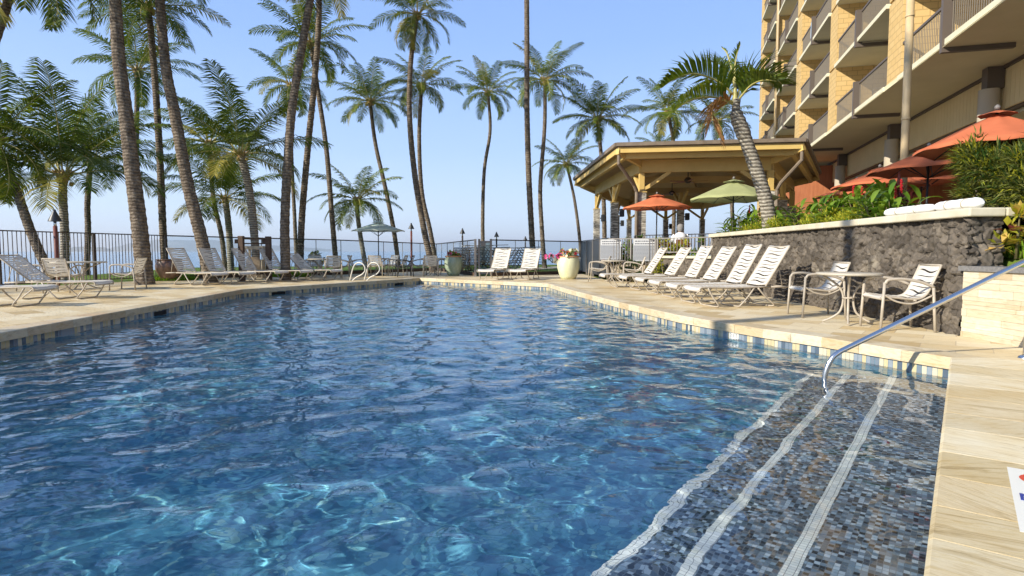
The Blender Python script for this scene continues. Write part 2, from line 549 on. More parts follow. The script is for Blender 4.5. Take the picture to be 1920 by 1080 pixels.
    M['husk'] = noisy('palm_husk', (0.30, 0.17, 0.07), (0.50, 0.34, 0.16), 14, 0.9, 0.5)
    M['coconut'] = mat('coconut', (0.40, 0.30, 0.07), 0.5)
    M['leaf_g'] = leaf('broad_leaves', (0.09, 0.19, 0.02), (0.24, 0.34, 0.045), 0.35, 0.38)
    M['leaf_yg'] = leaf('yellow_green_leaves', (0.26, 0.30, 0.03), (0.50, 0.46, 0.05), 0.4, 0.45)
    M['leaf_dk'] = leaf('dark_leaves', (0.018, 0.045, 0.012), (0.05, 0.10, 0.02), 0.25, 0.4)
    M['leaf_thin'] = leaf('narrow_leaves', (0.085, 0.125, 0.03), (0.26, 0.26, 0.08), 0.3, 0.5)
    M['leaf_red'] = leaf('red_leaves', (0.10, 0.02, 0.025), (0.24, 0.06, 0.05), 0.3, 0.4)
    M['croton'] = leaf('croton_leaves', (0.50, 0.44, 0.08), (0.62, 0.40, 0.12), 0.3, 0.4)
    M['grass'] = leaf('grass_blades', (0.09, 0.18, 0.012), (0.24, 0.38, 0.03), 0.4, 0.5)
    M['petal_red'] = mat('red_flower', (0.55, 0.02, 0.03), 0.5)
    M['petal_pink'] = mat('pink_petals', (0.62, 0.06, 0.22), 0.5)
    M['petal_white'] = mat('white_petals', (0.75, 0.72, 0.45), 0.5)
    M['petal_orange'] = mat('orange_petals', (0.75, 0.22, 0.05), 0.5)
    M['stem'] = mat('plant_stem', (0.12, 0.10, 0.04), 0.8)

    # furniture
    m = mat('furniture_frame', (0.40, 0.345, 0.27), 0.42, 0, 0.4); t = NT(m)
    t.color(t.ramp(t.noise(t.coord('Object'), 9, 4), [(0.35, (0.37, 0.32, 0.25)), (0.7, (0.46, 0.40, 0.32))])); M['frame'] = m
    m = bpy.data.materials.new('vinyl_straps'); m.use_nodes = True; t = NT(m)
    t.b.inputs['Roughness'].default_value = 0.5
    cc = t.ramp(t.noise(t.coord('Object'), 6, 5), [(0.3, (0.62, 0.575, 0.50)), (0.7, (0.74, 0.70, 0.63))]); t.color(cc)
    tr = t.n('ShaderNodeBsdfTranslucent'); t.l(cc, tr.inputs[0])
    ms = t.n('ShaderNodeMixShader'); ms.inputs[0].default_value = 0.12
    t.l(t.b.outputs[0], ms.inputs[1]); t.l(tr.outputs[0], ms.inputs[2]); t.l(ms.outputs[0], t.t.nodes['Material Output'].inputs[0])
    M['strap'] = m
    M['table'] = noisy('table_top', (0.42, 0.37, 0.29), (0.50, 0.45, 0.36), 12, 0.5, 0.1)
    M['dark_mesh'] = mat('dark_fabric', (0.035, 0.035, 0.045), 0.8)
    M['steel'] = mat('stainless_steel', (0.62, 0.62, 0.62), 0.22, 1.0)
    M['brown_metal'] = noisy('brown_metal', (0.045, 0.034, 0.028), (0.07, 0.055, 0.045), 8, 0.5, 0.05)
    M['dark_metal'] = mat('dark_metal', (0.03, 0.032, 0.035), 0.45)
    M['grey_metal'] = noisy('weathered_grey_metal', (0.16, 0.145, 0.13), (0.24, 0.22, 0.20), 8, 0.55, 0.05)
    M['tan_metal'] = noisy('tan_painted_metal', (0.48, 0.36, 0.20), (0.56, 0.43, 0.25), 3, 0.5, 0.03)
    M['torch_red'] = mat('red_brown_pole', (0.16, 0.045, 0.03), 0.6)
    M['slot_shade'] = mat('black_slot_shade', (0.008, 0.008, 0.01), 0.9)
    M['kerb_wood'] = noisy('dark_wood_kerb', (0.06, 0.035, 0.022), (0.11, 0.07, 0.045), 6, 0.8, 0.2, (0.3, 3, 3))

    m = bpy.data.materials.new('fence_glass'); m.use_nodes = True; t = NT(m)
    tr = t.n('ShaderNodeBsdfTransparent'); tr.inputs[0].default_value = (0.80, 0.88, 0.93, 1)
    gl = t.n('ShaderNodeBsdfGlossy'); gl.inputs['Roughness'].default_value = 0.03
    fr = t.n('ShaderNodeFresnel'); fr.inputs[0].default_value = 1.5
    ms = t.n('ShaderNodeMixShader'); t.l(t.math('MULTIPLY', fr.outputs[0], 1.0), ms.inputs[0])
    t.l(tr.outputs[0], ms.inputs[1]); t.l(gl.outputs[0], ms.inputs[2]); t.l(ms.outputs[0], t.t.nodes['Material Output'].inputs[0])
    M['glass'] = m
    m = bpy.data.materials.new('smoked_glass'); m.use_nodes = True; t = NT(m)
    tr = t.n('ShaderNodeBsdfTransparent'); tr.inputs[0].default_value = (0.55, 0.60, 0.58, 1)
    gl = t.n('ShaderNodeBsdfGlossy'); gl.inputs['Roughness'].default_value = 0.03
    fr = t.n('ShaderNodeFresnel'); fr.inputs[0].default_value = 1.5
    ms = t.n('ShaderNodeMixShader'); t.l(fr.outputs[0], ms.inputs[0])
    t.l(tr.outputs[0], ms.inputs[1]); t.l(gl.outputs[0], ms.inputs[2]); t.l(ms.outputs[0], t.t.nodes['Material Output'].inputs[0])
    M['smoked'] = m

    def glaze(name, c0, c1, rough=0.25):
        m = mat(name, c0, rough, 0, 0.5); t = NT(m)
        v = t.coord('Object', (1, 1, 0.4))
        t.color(t.ramp(t.noise(v, 5, 6, 0.65), [(0.35, c0), (0.7, c1)]))
        return m
    M['pot_green'] = glaze('green_glaze', (0.22, 0.28, 0.19), (0.38, 0.43, 0.31))
    M['pot_cream'] = glaze('cream_glaze', (0.60, 0.60, 0.36), (0.74, 0.73, 0.50), 0.4)
    M['pot_brown'] = glaze('bronze_glaze', (0.085, 0.045, 0.03), (0.24, 0.14, 0.09), 0.3)
    M['terracotta'] = mat('terracotta_rim', (0.5, 0.24, 0.12), 0.7)

    def canvas(name, c, tr_=0.3):
        m = bpy.data.materials.new(name); m.use_nodes = True; t = NT(m)
        t.b.inputs['Roughness'].default_value = 0.9; t.b.inputs['Specular IOR Level'].default_value = 0.1
        cc = t.ramp(t.noise(t.coord('Object'), 3, 4), [(0.3, tuple(x * 0.9 for x in c)), (0.7, tuple(min(1, x * 1.08) for x in c))])
        t.color(cc)
        tl = t.n('ShaderNodeBsdfTranslucent'); t.l(cc, tl.inputs[0])
        ms = t.n('ShaderNodeMixShader'); ms.inputs[0].default_value = tr_
        t.l(t.b.outputs[0], ms.inputs[1]); t.l(tl.outputs[0], ms.inputs[2]); t.l(ms.outputs[0], t.t.nodes['Material Output'].inputs[0])
        return m
    M['can_red'] = canvas('coral_canvas', (0.52, 0.15, 0.07), 0.06)
    M['can_orange'] = canvas('orange_canvas', (0.72, 0.22, 0.10), 0.25)
    M['can_green'] = canvas('sage_canvas', (0.40, 0.42, 0.20), 0.2)
    m = canvas('striped_canvas', (0.7, 0.7, 0.6), 0.3); t = NT(m)
    sp = t.n('ShaderNodeSeparateXYZ'); t.l(t.coord('Object'), sp.inputs[0])
    rr = t.math('ADD', t.math('POWER', sp.outputs[0], 2.0), t.math('POWER', sp.outputs[1], 2.0))
    ws = t.math('FRACT', t.math('MULTIPLY', t.math('SQRT', rr), 5.0))
    t.color(t.ramp(ws, [(0.0, (0.66, 0.70, 0.58)), (0.60, (0.68, 0.71, 0.60)), (0.64, (0.14, 0.34, 0.30)), (0.97, (0.16, 0.36, 0.32))]))
    M['can_stripe'] = m

    # hotel / pavilion
    m = mat('hotel_block', (0.5, 0.33, 0.12), 0.85, 0, 0.2); t = NT(m)
    v = t.coord('Object', (1, 1, 1), (0, 0, -math.atan2(0.965, 0.262)))
    sp = t.n('ShaderNodeSeparateXYZ'); t.l(v, sp.inputs[0])
    cb = t.n('ShaderNodeCombineXYZ')
    t.l(t.math('ADD', sp.outputs[0], sp.outputs[1]), cb.inputs[0]); t.l(sp.outputs[2], cb.inputs[1])
    br = t.n('ShaderNodeTexBrick'); br.inputs['Scale'].default_value = 1; br.inputs['Brick Width'].default_value = 0.42
    br.inputs['Row Height'].default_value = 0.21; br.inputs['Mortar Size'].default_value = 0.014; br.offset = 0.5
    br.inputs['Color1'].default_value = (0.60, 0.41, 0.17, 1); br.inputs['Color2'].default_value = (0.64, 0.445, 0.195, 1)
    br.inputs['Mortar'].default_value = (0.43, 0.29, 0.12, 1)
    t.l(cb.outputs[0], br.inputs['Vector'])
    c = t.mixc(br.outputs['Color'], t.ramp(t.noise(v, 0.7, 5), [(0.3, (0.88, 0.88, 0.86)), (0.7, (1, 1, 1))]), 0.8, 'MULTIPLY')
    t.color(c); t.bump(br.outputs['Fac'], -0.5, 0.01)
    M['block'] = m
    M['slab'] = noisy('cream_concrete', (0.60, 0.56, 0.40), (0.68, 0.63, 0.46), 1.5, 0.85, 0.05)
    M['soffit'] = noisy('soffit_paint', (0.60, 0.54, 0.34), (0.68, 0.61, 0.40), 0.8, 0.9, 0.05)
    M['siding'] = noisy('tan_siding', (0.68, 0.53, 0.27), (0.76, 0.60, 0.32), 1.2, 0.8, 0.08)
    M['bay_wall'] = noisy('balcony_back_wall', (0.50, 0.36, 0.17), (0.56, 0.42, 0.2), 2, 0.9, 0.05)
    M['dark_glass'] = mat('window_glass', (0.02, 0.022, 0.025), 0.05, 0, 0.8)
    M['rail_brown'] = mat('railing_brown', (0.11, 0.085, 0.065), 0.55)
    M['rail_bar'] = mat('railing_bars', (0.20, 0.17, 0.13), 0.55)
    M['redwood'] = noisy('redwood_boards', (0.36, 0.12, 0.05), (0.48, 0.18, 0.08), 3, 0.6, 0.1, (4, 4, 0.4))
    M['interior'] = noisy('restaurant_wall', (0.10, 0.045, 0.03), (0.15, 0.07, 0.05), 2, 0.9, 0.05)
    M['terrace'] = noisy('terrace_floor', (0.30, 0.24, 0.17), (0.38, 0.31, 0.22), 3, 0.8, 0.1)
    M['concrete_col'] = noisy('column_paint', (0.42, 0.36, 0.27), (0.50, 0.43, 0.32), 2, 0.8, 0.05)
    M['yellow_wood'] = noisy('ochre_timber', (0.58, 0.40, 0.12), (0.66, 0.47, 0.16), 2, 0.6, 0.05, (1, 1, 1))
    M['ceiling'] = noisy('ochre_ceiling', (0.50, 0.36, 0.15), (0.58, 0.43, 0.20), 1, 0.8, 0.05)
    M['gutter'] = noisy('weathered_gutter', (0.15, 0.115, 0.08), (0.24, 0.19, 0.14), 3, 0.6, 0.05)
    M['roofing'] = noisy('roof_shingle', (0.10, 0.085, 0.07), (0.15, 0.13, 0.11), 6, 0.9, 0.3)
    m = mat('ledger_stone', (0.4, 0.38, 0.33), 0.9); t = NT(m)
    vo = t.n('ShaderNodeTexVoronoi'); vo.inputs['Scale'].default_value = 5; t.l(t.coord('Object', (1, 1, 4.5)), vo.inputs['Vector'])
    c = t.ramp(vo.outputs['Color'], [(0.1, (0.20, 0.18, 0.15)), (0.5, (0.52, 0.48, 0.40)), (1, (0.72, 0.68, 0.58))])
    ed = t.ramp(vo.outputs['Distance'], [(0.45, (1, 1, 1)), (0.75, (0.25, 0.22, 0.2))])
    t.color(t.mixc(c, ed, 0.8, 'MULTIPLY')); t.bump(vo.outputs['Distance'], -0.8, 0.03)
    M['ledger'] = m
    M['white_fab'] = noisy('white_wrap', (0.70, 0.70, 0.68), (0.80, 0.80, 0.78), 5, 0.8, 0.2)
    M['shirt'] = mat('white_shirt', (0.72, 0.72, 0.74), 0.9)
    M['skin'] = mat('skin', (0.42, 0.24, 0.16), 0.6)
    M['hair'] = mat('grey_hair', (0.22, 0.21, 0.20), 0.9)
    M['trousers'] = mat('dark_trousers', (0.04, 0.04, 0.05), 0.9)
    M['sign_face'] = mat('sign_panel', (0.42, 0.42, 0.42), 0.3, 0.3)
    M['sign_head'] = mat('sign_header_panel', (0.62, 0.62, 0.61), 0.4)
    M['sign_ink'] = mat('sign_lettering', (0.14, 0.14, 0.16), 0.6)
    M['sign_red'] = mat('sign_red_ink', (0.6, 0.07, 0.04), 0.5)
    M['sign_blue'] = mat('sign_blue_ink', (0.03, 0.05, 0.28), 0.5)
    M['sign_tile'] = mat('white_ceramic', (0.80, 0.79, 0.72), 0.3)
    M['bin'] = noisy('beige_plastic', (0.34, 0.29, 0.21), (0.40, 0.35, 0.26), 4, 0.6, 0.05)
    M['bin_front'] = noisy('dull_brown_panel', (0.16, 0.12, 0.08), (0.24, 0.19, 0.13), 14, 0.7, 0.1)
    M['wood_brown'] = noisy('brown_wood', (0.20, 0.08, 0.04), (0.28, 0.12, 0.06), 5, 0.5, 0.1)
    M['ladder_metal'] = mat('brushed_white_metal', (0.62, 0.59, 0.52), 0.35)
    M['towel'] = mat('blue_white_towel', (0.5, 0.65, 0.78), 0.9)


make_materials()

# ================================================================== THE SETTING
E_ = Vector((0.6015, 0.799, 0)); N_ = Vector((-0.799, 0.6015, 0))
WATER = -0.20
p_l1 = G(0, 625); p_l2 = G(455, 543); p_l3 = G(787, 521.5); p_r0 = G(1027, 532)
dl = (p_l1 - p_l2).normalized()
N0 = G(1782, 672)
nb = G(1732, 1080)
dn = (nb - N0).normalized()
E_ = -dn; N_ = Vector((-E_.y, E_.x, 0)); ANG2 = math.atan2(E_.y, E_.x)
POOL = [p_l1 + dl * 10.8, p_l2, p_l3, p_r0] + [G(u, v, -0.11) for u, v in ((1062, 550), (1160, 577.5), (1220, 592), (1272, 605), (1330, 616), (1430, 634), (1540, 651))] + [N0, N0 + dn * 10.6]
POOL = [Vector((p.x, p.y, 0)) for p in POOL]


def offset_poly(P, d):
    """P clockwise seen from above; positive d moves outwards"""
    out = []
    n = len(P)
    for i in range(n):
        a, b, c = P[i - 1], P[i], P[(i + 1) % n]
        d1 = (b - a).normalized(); d2 = (c - b).normalized()
        n1 = Vector((-d1.y, d1.x, 0)); n2 = Vector((-d2.y, d2.x, 0))
        m_ = (n1 + n2).normalized()
        out.append(b + m_ * (d / max(0.35, m_.dot(n1))))
    return out


def flat(name, loops, z, m, kind='structure'):
    tris = tessellate_polygon(loops)
    vs = [v for L in loops for v in L]
    me = bpy.data.meshes.new(name)
    vv = [(v.x, v.y, z) for v in vs]
    ff = []
    for t_ in tris:
        a, b, c = [Vector(vv[i]) for i in t_]
        ff.append(t_ if (b - a).cross(c - a).z > 0 else tuple(reversed(t_)))
    me.from_pydata(vv, [], ff); me.materials.append(m); me.update()
    o = bpy.data.objects.new(name, me); link(o); o['kind'] = kind
    return o


V2 = lambda *a: [Vector((x, y, 0)) for x, y in a]
FENCE = V2((-15.9, 8.5), (-13.96, 16.2), (-12.5, 21.5), (-7.47, 26.0), (-4.0, 31.5), (-1.50, 24.4), (-0.86, 24.3), (3.15, 27.0), (3.36, 20.8), (6.0, 18.0))
deck_outer = V2((-15.9, -14)) + FENCE + V2((6.0, -14))
flat('pool_deck', [deck_outer, offset_poly(POOL, 0.30)], 0.0, M['deck'])
lawn_poly = FENCE[1:] + V2((60, 18), (60, 60), (30, 60), (8, 47), (-8, 45), (-21, 38), (-18.5, 25), (-15.8, 19), (-14.6, 16))
flat('lawn', [lawn_poly], -0.03, M['lawn'])
mb = MB()
for a, b in zip(lawn_poly[10:], lawn_poly[11:] + lawn_poly[:1]):
    mb.add([(a.x, a.y, -0.03), (b.x, b.y, -0.03), (b.x * 1.03, b.y * 1.06 + 1, -4.5), (a.x * 1.03, a.y * 1.06 + 1, -4.5)], [(0, 1, 2, 3)])
mb.build('shore_bank', M['lava'], kind='structure')
mb = MB(); mb.add([(-32000, -4000, 0), (32000, -4000, 0), (32000, 40000, 0), (-32000, 40000, 0)], [(0, 1, 2, 3)])
sea = mb.build('sea', M['sea'], kind='structure'); sea.location.z = -4
mb = MB()
pa = [G(930, 506), G(1000, 502), G(1050, 499), G(1050, 502.5), G(1000, 506), G(930, 511)]
mb.add([(p.x, p.y, 0.0) for p in pa], [(0, 1, 4, 5), (1, 2, 3, 4)])
mb.build('lawn_path', M['sand_path'], kind='structure')

# hazy headland across the water
rng = random.Random(4)
mb = MB()


def ridge(u0, u1, D, hs, n=50):
    vs = []; fs = []
    for i in range(n + 1):
        t_ = i / n; u = u0 + (u1 - u0) * t_
        k = (u - 960) / F
        j = t_ * (len(hs) - 1); a = int(min(j, len(hs) - 2)); h = hs[a] + (hs[a + 1] - hs[a]) * (j - a)
        h = h * D / F * (1 + rng.uniform(-.04, .04))
        for kk, (dd, hh) in enumerate(((D * 0.96, -8), (D, h), (D * 1.1, h * 0.8), (D * 1.25, -8))):
            vs.append((k * dd, dd, hh))
    for i in range(n):
        for k in range(3):
            fs.append((i * 4 + k, (i + 1) * 4 + k, (i + 1) * 4 + k + 1, i * 4 + k + 1))
    mb.add(vs, fs, 0, True)


ridge(200, 640, 15000, [4, 16, 22, 20, 21, 16, 12, 9, 6, 2])
ridge(120, 215, 9000, [1, 8, 9, 7, 8, 1])
mb.build('distant_hills', noisy('headland', (0.05, 0.075, 0.06), (0.09, 0.11, 0.08), 0.002, 0.95, 0), kind='structure')

# --- pool shell
base_in = offset_poly(POOL, 0.035)
mb = MB()
n = len(POOL)
for i in range(n):
    a = base_in[i]; b = base_in[(i + 1) % n]
    mb.add([(a.x, a.y, -1.55), (b.x, b.y, -1.55), (b.x, b.y, -0.105), (a.x, a.y, -0.105)], [(0, 1, 2, 3)])
walls = mb.build('pool_walls', M['pool_tile'], kind='structure')
floor = flat('pool_floor', [base_in], -1.35, M['pool_tile'])
O = N0.copy()
mb = MB(); ws = MB()
for (n0, n1, z) in ((-0.04, 0.485, -0.40), (0.485, 0.90, -0.61), (0.90, 1.26, -0.83)):
    o_ = O - E_ * 10.55 + N_ * n0
    mb.obb((o_.x, o_.y, -1.5), E_ * 10.7, N_ * (n1 - n0), (0, 0, z + 1.5))
    o_ = O - E_ * 10.5 + N_ * (n1 - 0.060)
    ws.obb((o_.x, o_.y, z - 0.02), E_ * 10.6, N_ * 0.063, (0, 0, 0.0235))
steps = mb.build('pool_steps', M['step_tile'], kind='structure')
nosing = ws.build('step_nosing', M['white_tile'], kind='structure')

# --- waterline tiles (each a small island) and coping stones
mb = MB(); gm = MB(); rng = random.Random(7)
tin = offset_poly(POOL, 0.031)
for i in range(n):
    a = tin[i]; b = tin[(i + 1) % n]
    L = (b - a).length; d = (b - a) / L
    w = 0.050 if i in (2, 3, 4, 5, 6, 7, 8, 9, 10) else 0.072
    k = int(L / w)
    if k < 1: continue
    for j in range(k):
        s0 = j * L / k + 0.002; s1 = (j + 1) * L / k - 0.002
        p = a + d * s0; q = a + d * s1
        for z0, z1 in ((-0.212, -0.112), (-0.315, -0.216)):
            mb.add([(p.x, p.y, z0), (q.x, q.y, z0), (q.x, q.y, z1), (p.x, p.y, z1)], [(0, 1, 2, 3)])
tiles = mb.build('waterline_tiles', M['wtile'], kind='structure')
inn = POOL; out = offset_poly(POOL, 0.33)
mb = MB()
sl = MB(); rs = random.Random(21)
a, b = inn[n - 2], inn[n - 1]; c = out[n - 2]; L = (b - a).length; d = (b - a) / L; o_n = Vector((-d.y, d.x, 0)); s = 0
WS = 1.25
while s < L:
    l_ = rs.choice((0.34, 0.40, 0.46, 0.52)); e1 = min(L, s + l_)
    p = a + d * (s + 0.003 if s else 0); q = a + d * (e1 - 0.003)
    ring = [p, q, q + o_n * WS, p + o_n * WS]
    if s == 0: ring.append(c)
    k = len(ring)
    vs = [(v.x, v.y, -0.108) for v in ring] + [(v.x, v.y, 0.0125) for v in ring]
    vs[k] = (ring[0].x, ring[0].y, 0.0); vs[k + 1] = (ring[1].x, ring[1].y, 0.0)
    bev = o_n * 0.014
    vs += [(ring[0].x + bev.x, ring[0].y + bev.y, 0.0125), (ring[1].x + bev.x, ring[1].y + bev.y, 0.0125)]
    top = [2 * k, 2 * k + 1] + list(range(k + 2, 2 * k))
    fs = [tuple(top), (k, k + 1, 2 * k + 1, 2 * k), (0, 1, k + 1, k)] + [(j, j + 1, k + j + 1, k + j) for j in range(2, k - 1)] + [tuple(reversed(range(k)))]
    fs += [(1, 2, k + 2, 2 * k + 1, k + 1), (k - 1, 0, k, 2 * k, 2 * k - 1)]
    sl.add(vs, [tuple(reversed(f_)) for f_ in fs]); s = e1
sl.build('near_edge_paving', M['slab_stone'], kind='structure')
for i in range(n):
    if i == n - 2: continue
    a, b = inn[i], inn[(i + 1) % n]; c, d = out[i], out[(i + 1) % n]
    L = (b - a).length; k = max(1, round(L / 0.47))
    for j in range(k):
        t0 = j / k + (0.0025 / L if j else 0); t1 = (j + 1) / k - (0.0025 / L if j < k - 1 else 0)
        q = [a.lerp(b, t0), a.lerp(b, t1), c.lerp(d, t1), c.lerp(d, t0)]
        ctr = (q[0] - q[3]).normalized() * 0.012
        vs = [(p.x, p.y, -0.108) for p in q] + [(q[0].x, q[0].y, -0.002), (q[1].x, q[1].y, -0.002), (q[2].x, q[2].y, 0.008), (q[3].x, q[3].y, 0.008)]
        vs += [(q[0].x - ctr.x, q[0].y - ctr.y, 0.008), (q[1].x - ctr.x, q[1].y - ctr.y, 0.008)]
        mb.add(vs, [(0, 4, 5, 1), (4, 8, 9, 5), (8, 7, 6, 9), (1, 5, 9, 6, 2), (0, 3, 7, 8, 4), (2, 6, 7, 3), (0, 1, 2, 3)])
mb.build('pool_coping', M['coping'], kind='structure')

# --- water surface, real ripples
xs = np.arange(-8.5, 5.5, 0.026)
ys = np.concatenate([np.arange(-4.5, 9.5, 0.026), np.arange(9.5, 24, 0.05)])
X, Y = np.meshgrid(xs, ys)
rg = np.random.default_rng(11)
ZF = np.zeros_like(X); ZL = np.zeros_like(X)
for i in range(110):
    lam = 0.20 * (3.8 ** rg.random()); k = 2 * math.pi / lam
    a = rg.uniform(0, 6.283)
    ZF += 0.00082 * (lam / 0.4) ** 1.6 * np.sin(k * (X * math.cos(a) + Y * math.sin(a)) + rg.random() * 7)
for i in range(16):
    lam = rg.uniform(0.7, 1.8); k = 2 * math.pi / lam; a = rg.normal(1.0, 0.9)
    ZL += 0.0007 * np.sin(k * (X * math.cos(a) + Y * math.sin(a)) + rg.random() * 7)
# ring-shaped disturbance near the hand rail
for (cx, cy, amp, lam, sg) in ((2.2, 6.4, 0.0022, 0.20, 1.3), (1.2, 7.5, 0.0014, 0.26, 1.6), (-3.5, 5.5, 0.0012, 0.3, 2.2)):
    r = np.hypot(X - cx, Y - cy)
    ZL += amp * np.sin(2 * math.pi * r / lam) * np.exp(-(r / sg) ** 2)
dist_e = (X - N0.x) * N_.x + (Y - N0.y) * N_.y          # distance from the near edge
calm = 0.30 + 0.70 / (1 + np.exp(-(dist_e - 1.45) / 0.22))
amp = (0.72 + 0.05 * np.exp(-((X + 0.3) / 3.2) ** 2 - ((Y - 2.6) / 2.4) ** 2)) * (1 + 0.25 * np.sin(X * 0.9 + 1) * np.sin(Y * 0.6))
Z = (ZF * amp + ZL * 0.45) * calm
amp = 1.0
Z = Z * amp + WATER
ny, nx = X.shape
idx = np.arange(ny * nx).reshape(ny, nx)
Q = np.stack([idx[:-1, :-1], idx[:-1, 1:], idx[1:, 1:], idx[1:, :-1]], -1).reshape(-1, 4)
cxm = (X[:-1, :-1] + X[1:, 1:]).ravel() / 2; cym = (Y[:-1, :-1] + Y[1:, 1:]).ravel() / 2
lim = offset_poly(POOL, 0.09)
inside = np.zeros(len(cxm), bool)
for i in range(n):
    a = lim[i]; b = lim[(i + 1) % n]
    c1 = (a.y > cym) != (b.y > cym)
    with np.errstate(divide='ignore', invalid='ignore'):
        xi = (b.x - a.x) * (cym - a.y) / (b.y - a.y) + a.x
    inside ^= c1 & (cxm < xi)
Q = Q[inside]
used, inv = np.unique(Q, return_inverse=True)
V = np.stack([X.ravel(), Y.ravel(), Z.ravel()], 1)[used]
water = np_mesh('pool_water', V, inv.reshape(-1, 4), M['water'])
water['kind'] = 'structure'
water.cycles.is_caustics_caster = True
for o in (walls, floor, steps, nosing, tiles): o.cycles.is_caustics_receiver = True

# skimmers and the depth marker on the pool wall
first = True
for (u, v, lab) in ((293, 585, 'dark skimmer slot in the left pool wall, nearest the camera'),
                    (556, 550, 'dark skimmer slot in the pool wall in front of the loungers'),
                    (757, 532, 'dark skimmer slot near the far pool corner')):
    p = G(u, v, -0.15)
    i = 0 if p.y < p_l2.y else 1
    a, b = tin[i], tin[i + 1]; d = (b - a).normalized(); nrm = Vector((d.y, -d.x, 0))
    s = (Vector((p.x, p.y, 0)) - a).dot(d)
    o_ = a + d * (s - 0.24)
    root = empty('pool_skimmer', (o_.x, o_.y, -0.2), 0, lab, 'skimmer', 'skimmer openings along the waterline')
    m1 = MB(); m1.obb((o_.x, o_.y, -0.235), d * 0.48, nrm * 0.004, (0, 0, 0.105)); m1.build('opening', M['slot_shade'], root, True)  # black plate on the wall stands for the shade inside the slot
    m2 = MB()
    m2.obb((o_.x, o_.y, -0.252), d * 0.48, nrm * 0.010, (0, 0, 0.017)); m2.build('lip', M['brown_metal'], root, True)


def text_mesh(body, size, extrude=0.001):
    cu = bpy.data.curves.new('txt', 'FONT'); cu.body = body; cu.size = size; cu.extrude = extrude
    cu.align_x = 'CENTER'; cu.align_y = 'CENTER'
    ob = bpy.data.objects.new('txt', cu); link(ob)
    bpy.context.view_layer.update()
    me = bpy.data.meshes.new_from_object(ob.evaluated_get(bpy.context.evaluated_depsgraph_get()))
    bpy.data.objects.remove(ob); bpy.data.curves.remove(cu)
    return me


def text_obj(name, body, size, mtx, m, parent=None):
    me = text_mesh(body, size); me.materials.clear(); me.materials.append(m)
    me.transform(mtx)
    o = bpy.data.objects.new(name, me); link(o)
    if parent is not None: setparent(o, parent)
    return o


# depth marker (white tile with small figures) in the right-hand waterline
p = G(1392, 628, -0.15)
bi = min(range(3, 11), key=lambda i: abs((Vector((p.x, p.y, 0)) - (tin[i] + tin[i + 1]) / 2).length))
a, b = tin[bi], tin[bi + 1]; d = (b - a).normalized(); nrm = Vector((d.y, -d.x, 0))
s = (Vector((p.x, p.y, 0)) - a).dot(d)
c = a + d * s + nrm * 0.003
root = empty('depth_marker', (c.x, c.y, -0.16), 0, 'small white depth marker tile set in the blue and cream waterline tiles', 'depth marker')
m1 = MB(); m1.obb(c - d * 0.09 + Vector((0, 0, -0.212)), d * 0.18, nrm * 0.006, (0, 0, 0.098)); m1.build('tile', M['sign_tile'], root, True)
mt = Matrix.Translation(Vector((0, 0, 0.003)) + nrm * 0.008) @ Matrix((( d.x, 0, nrm.x, 0), (d.y, 0, nrm.y, 0), (0, 1, 0, 0), (0, 0, 0, 1)))
text_obj('lettering', '3 FT', 0.085, mt, M['sign_ink'], root)

# no-diving tile at the right edge of the frame
q = [G(1888, 882), G(1912, 1003)]
d = (q[0] - q[1]).normalized(); r_ = Vector((d.y, -d.x, 0))
o_ = q[1]
L = (q[0] - q[1]).length * 1.02
root = empty('warning_tile', (o_.x, o_.y, 0), 0, 'white no diving tile with a red ring, set in the paving at the right edge', 'sign')
m1 = MB(); m1.obb((o_.x, o_.y, -0.01), r_ * L * 0.98, d * L, (0, 0, 0.023))
for k in range(1, 14):
    pass
m1.build('tile', M['sign_tile'], root, True)
mloc = Matrix(((r_.x, d.x, 0, 0), (r_.y, d.y, 0, 0), (0, 0, 1, 0.0135), (0, 0, 0, 1)))
ring = MB()
rc_ = G(1921, 901) - o_; nc_ = G(1914, 938) - o_
cx, cy, R0, R1 = rc_.dot(r_) + 0.065, rc_.dot(d) - 0.01, L * 0.07, L * 0.105
vs = []; fs = []
for k in range(48):
    a = 2 * PI * k / 48
    for R in (R0, R1): vs.append(mloc @ Vector((cx + R * math.cos(a), cy + R * math.sin(a), 0.001)))
for k in range(48):
    k2 = (k + 1) % 48; fs.append((2 * k, 2 * k + 1, 2 * k2 + 1, 2 * k2))
ring.add(vs, fs)
bar = [mloc @ Vector(p_) for p_ in ((cx - R0 * .78, cy + R0 * .62, .001), (cx - R0 * .62, cy + R0 * .78, .001), (cx + R0 * .78, cy - R0 * .62, .001), (cx + R0 * .62, cy - R0 * .78, .001))]
ring.add(bar, [(0, 3, 2, 1)])
ring.build('red_ring', M['sign_red'], root)
text_obj('lettering', 'NO DIVING', L * 0.15, mloc @ Matrix.Translation((nc_.dot(r_) + L * 0.38, nc_.dot(d), 0.001)), M['sign_blue'], root)

# kerb of dark boards along the far edge of the deck
mb = MB()
kp = FENCE[2:8]
for a, b in zip(kp, kp[1:]):
    if abs(a.x + 1.5) < .01 and abs(b.x + .86) < .01: continue
    mb.beam((a.x, a.y, 0.065), (b.x, b.y, 0.065), 0.09, 0.17)
mb.build('deck_kerb', M['kerb_wood'], kind='structure')

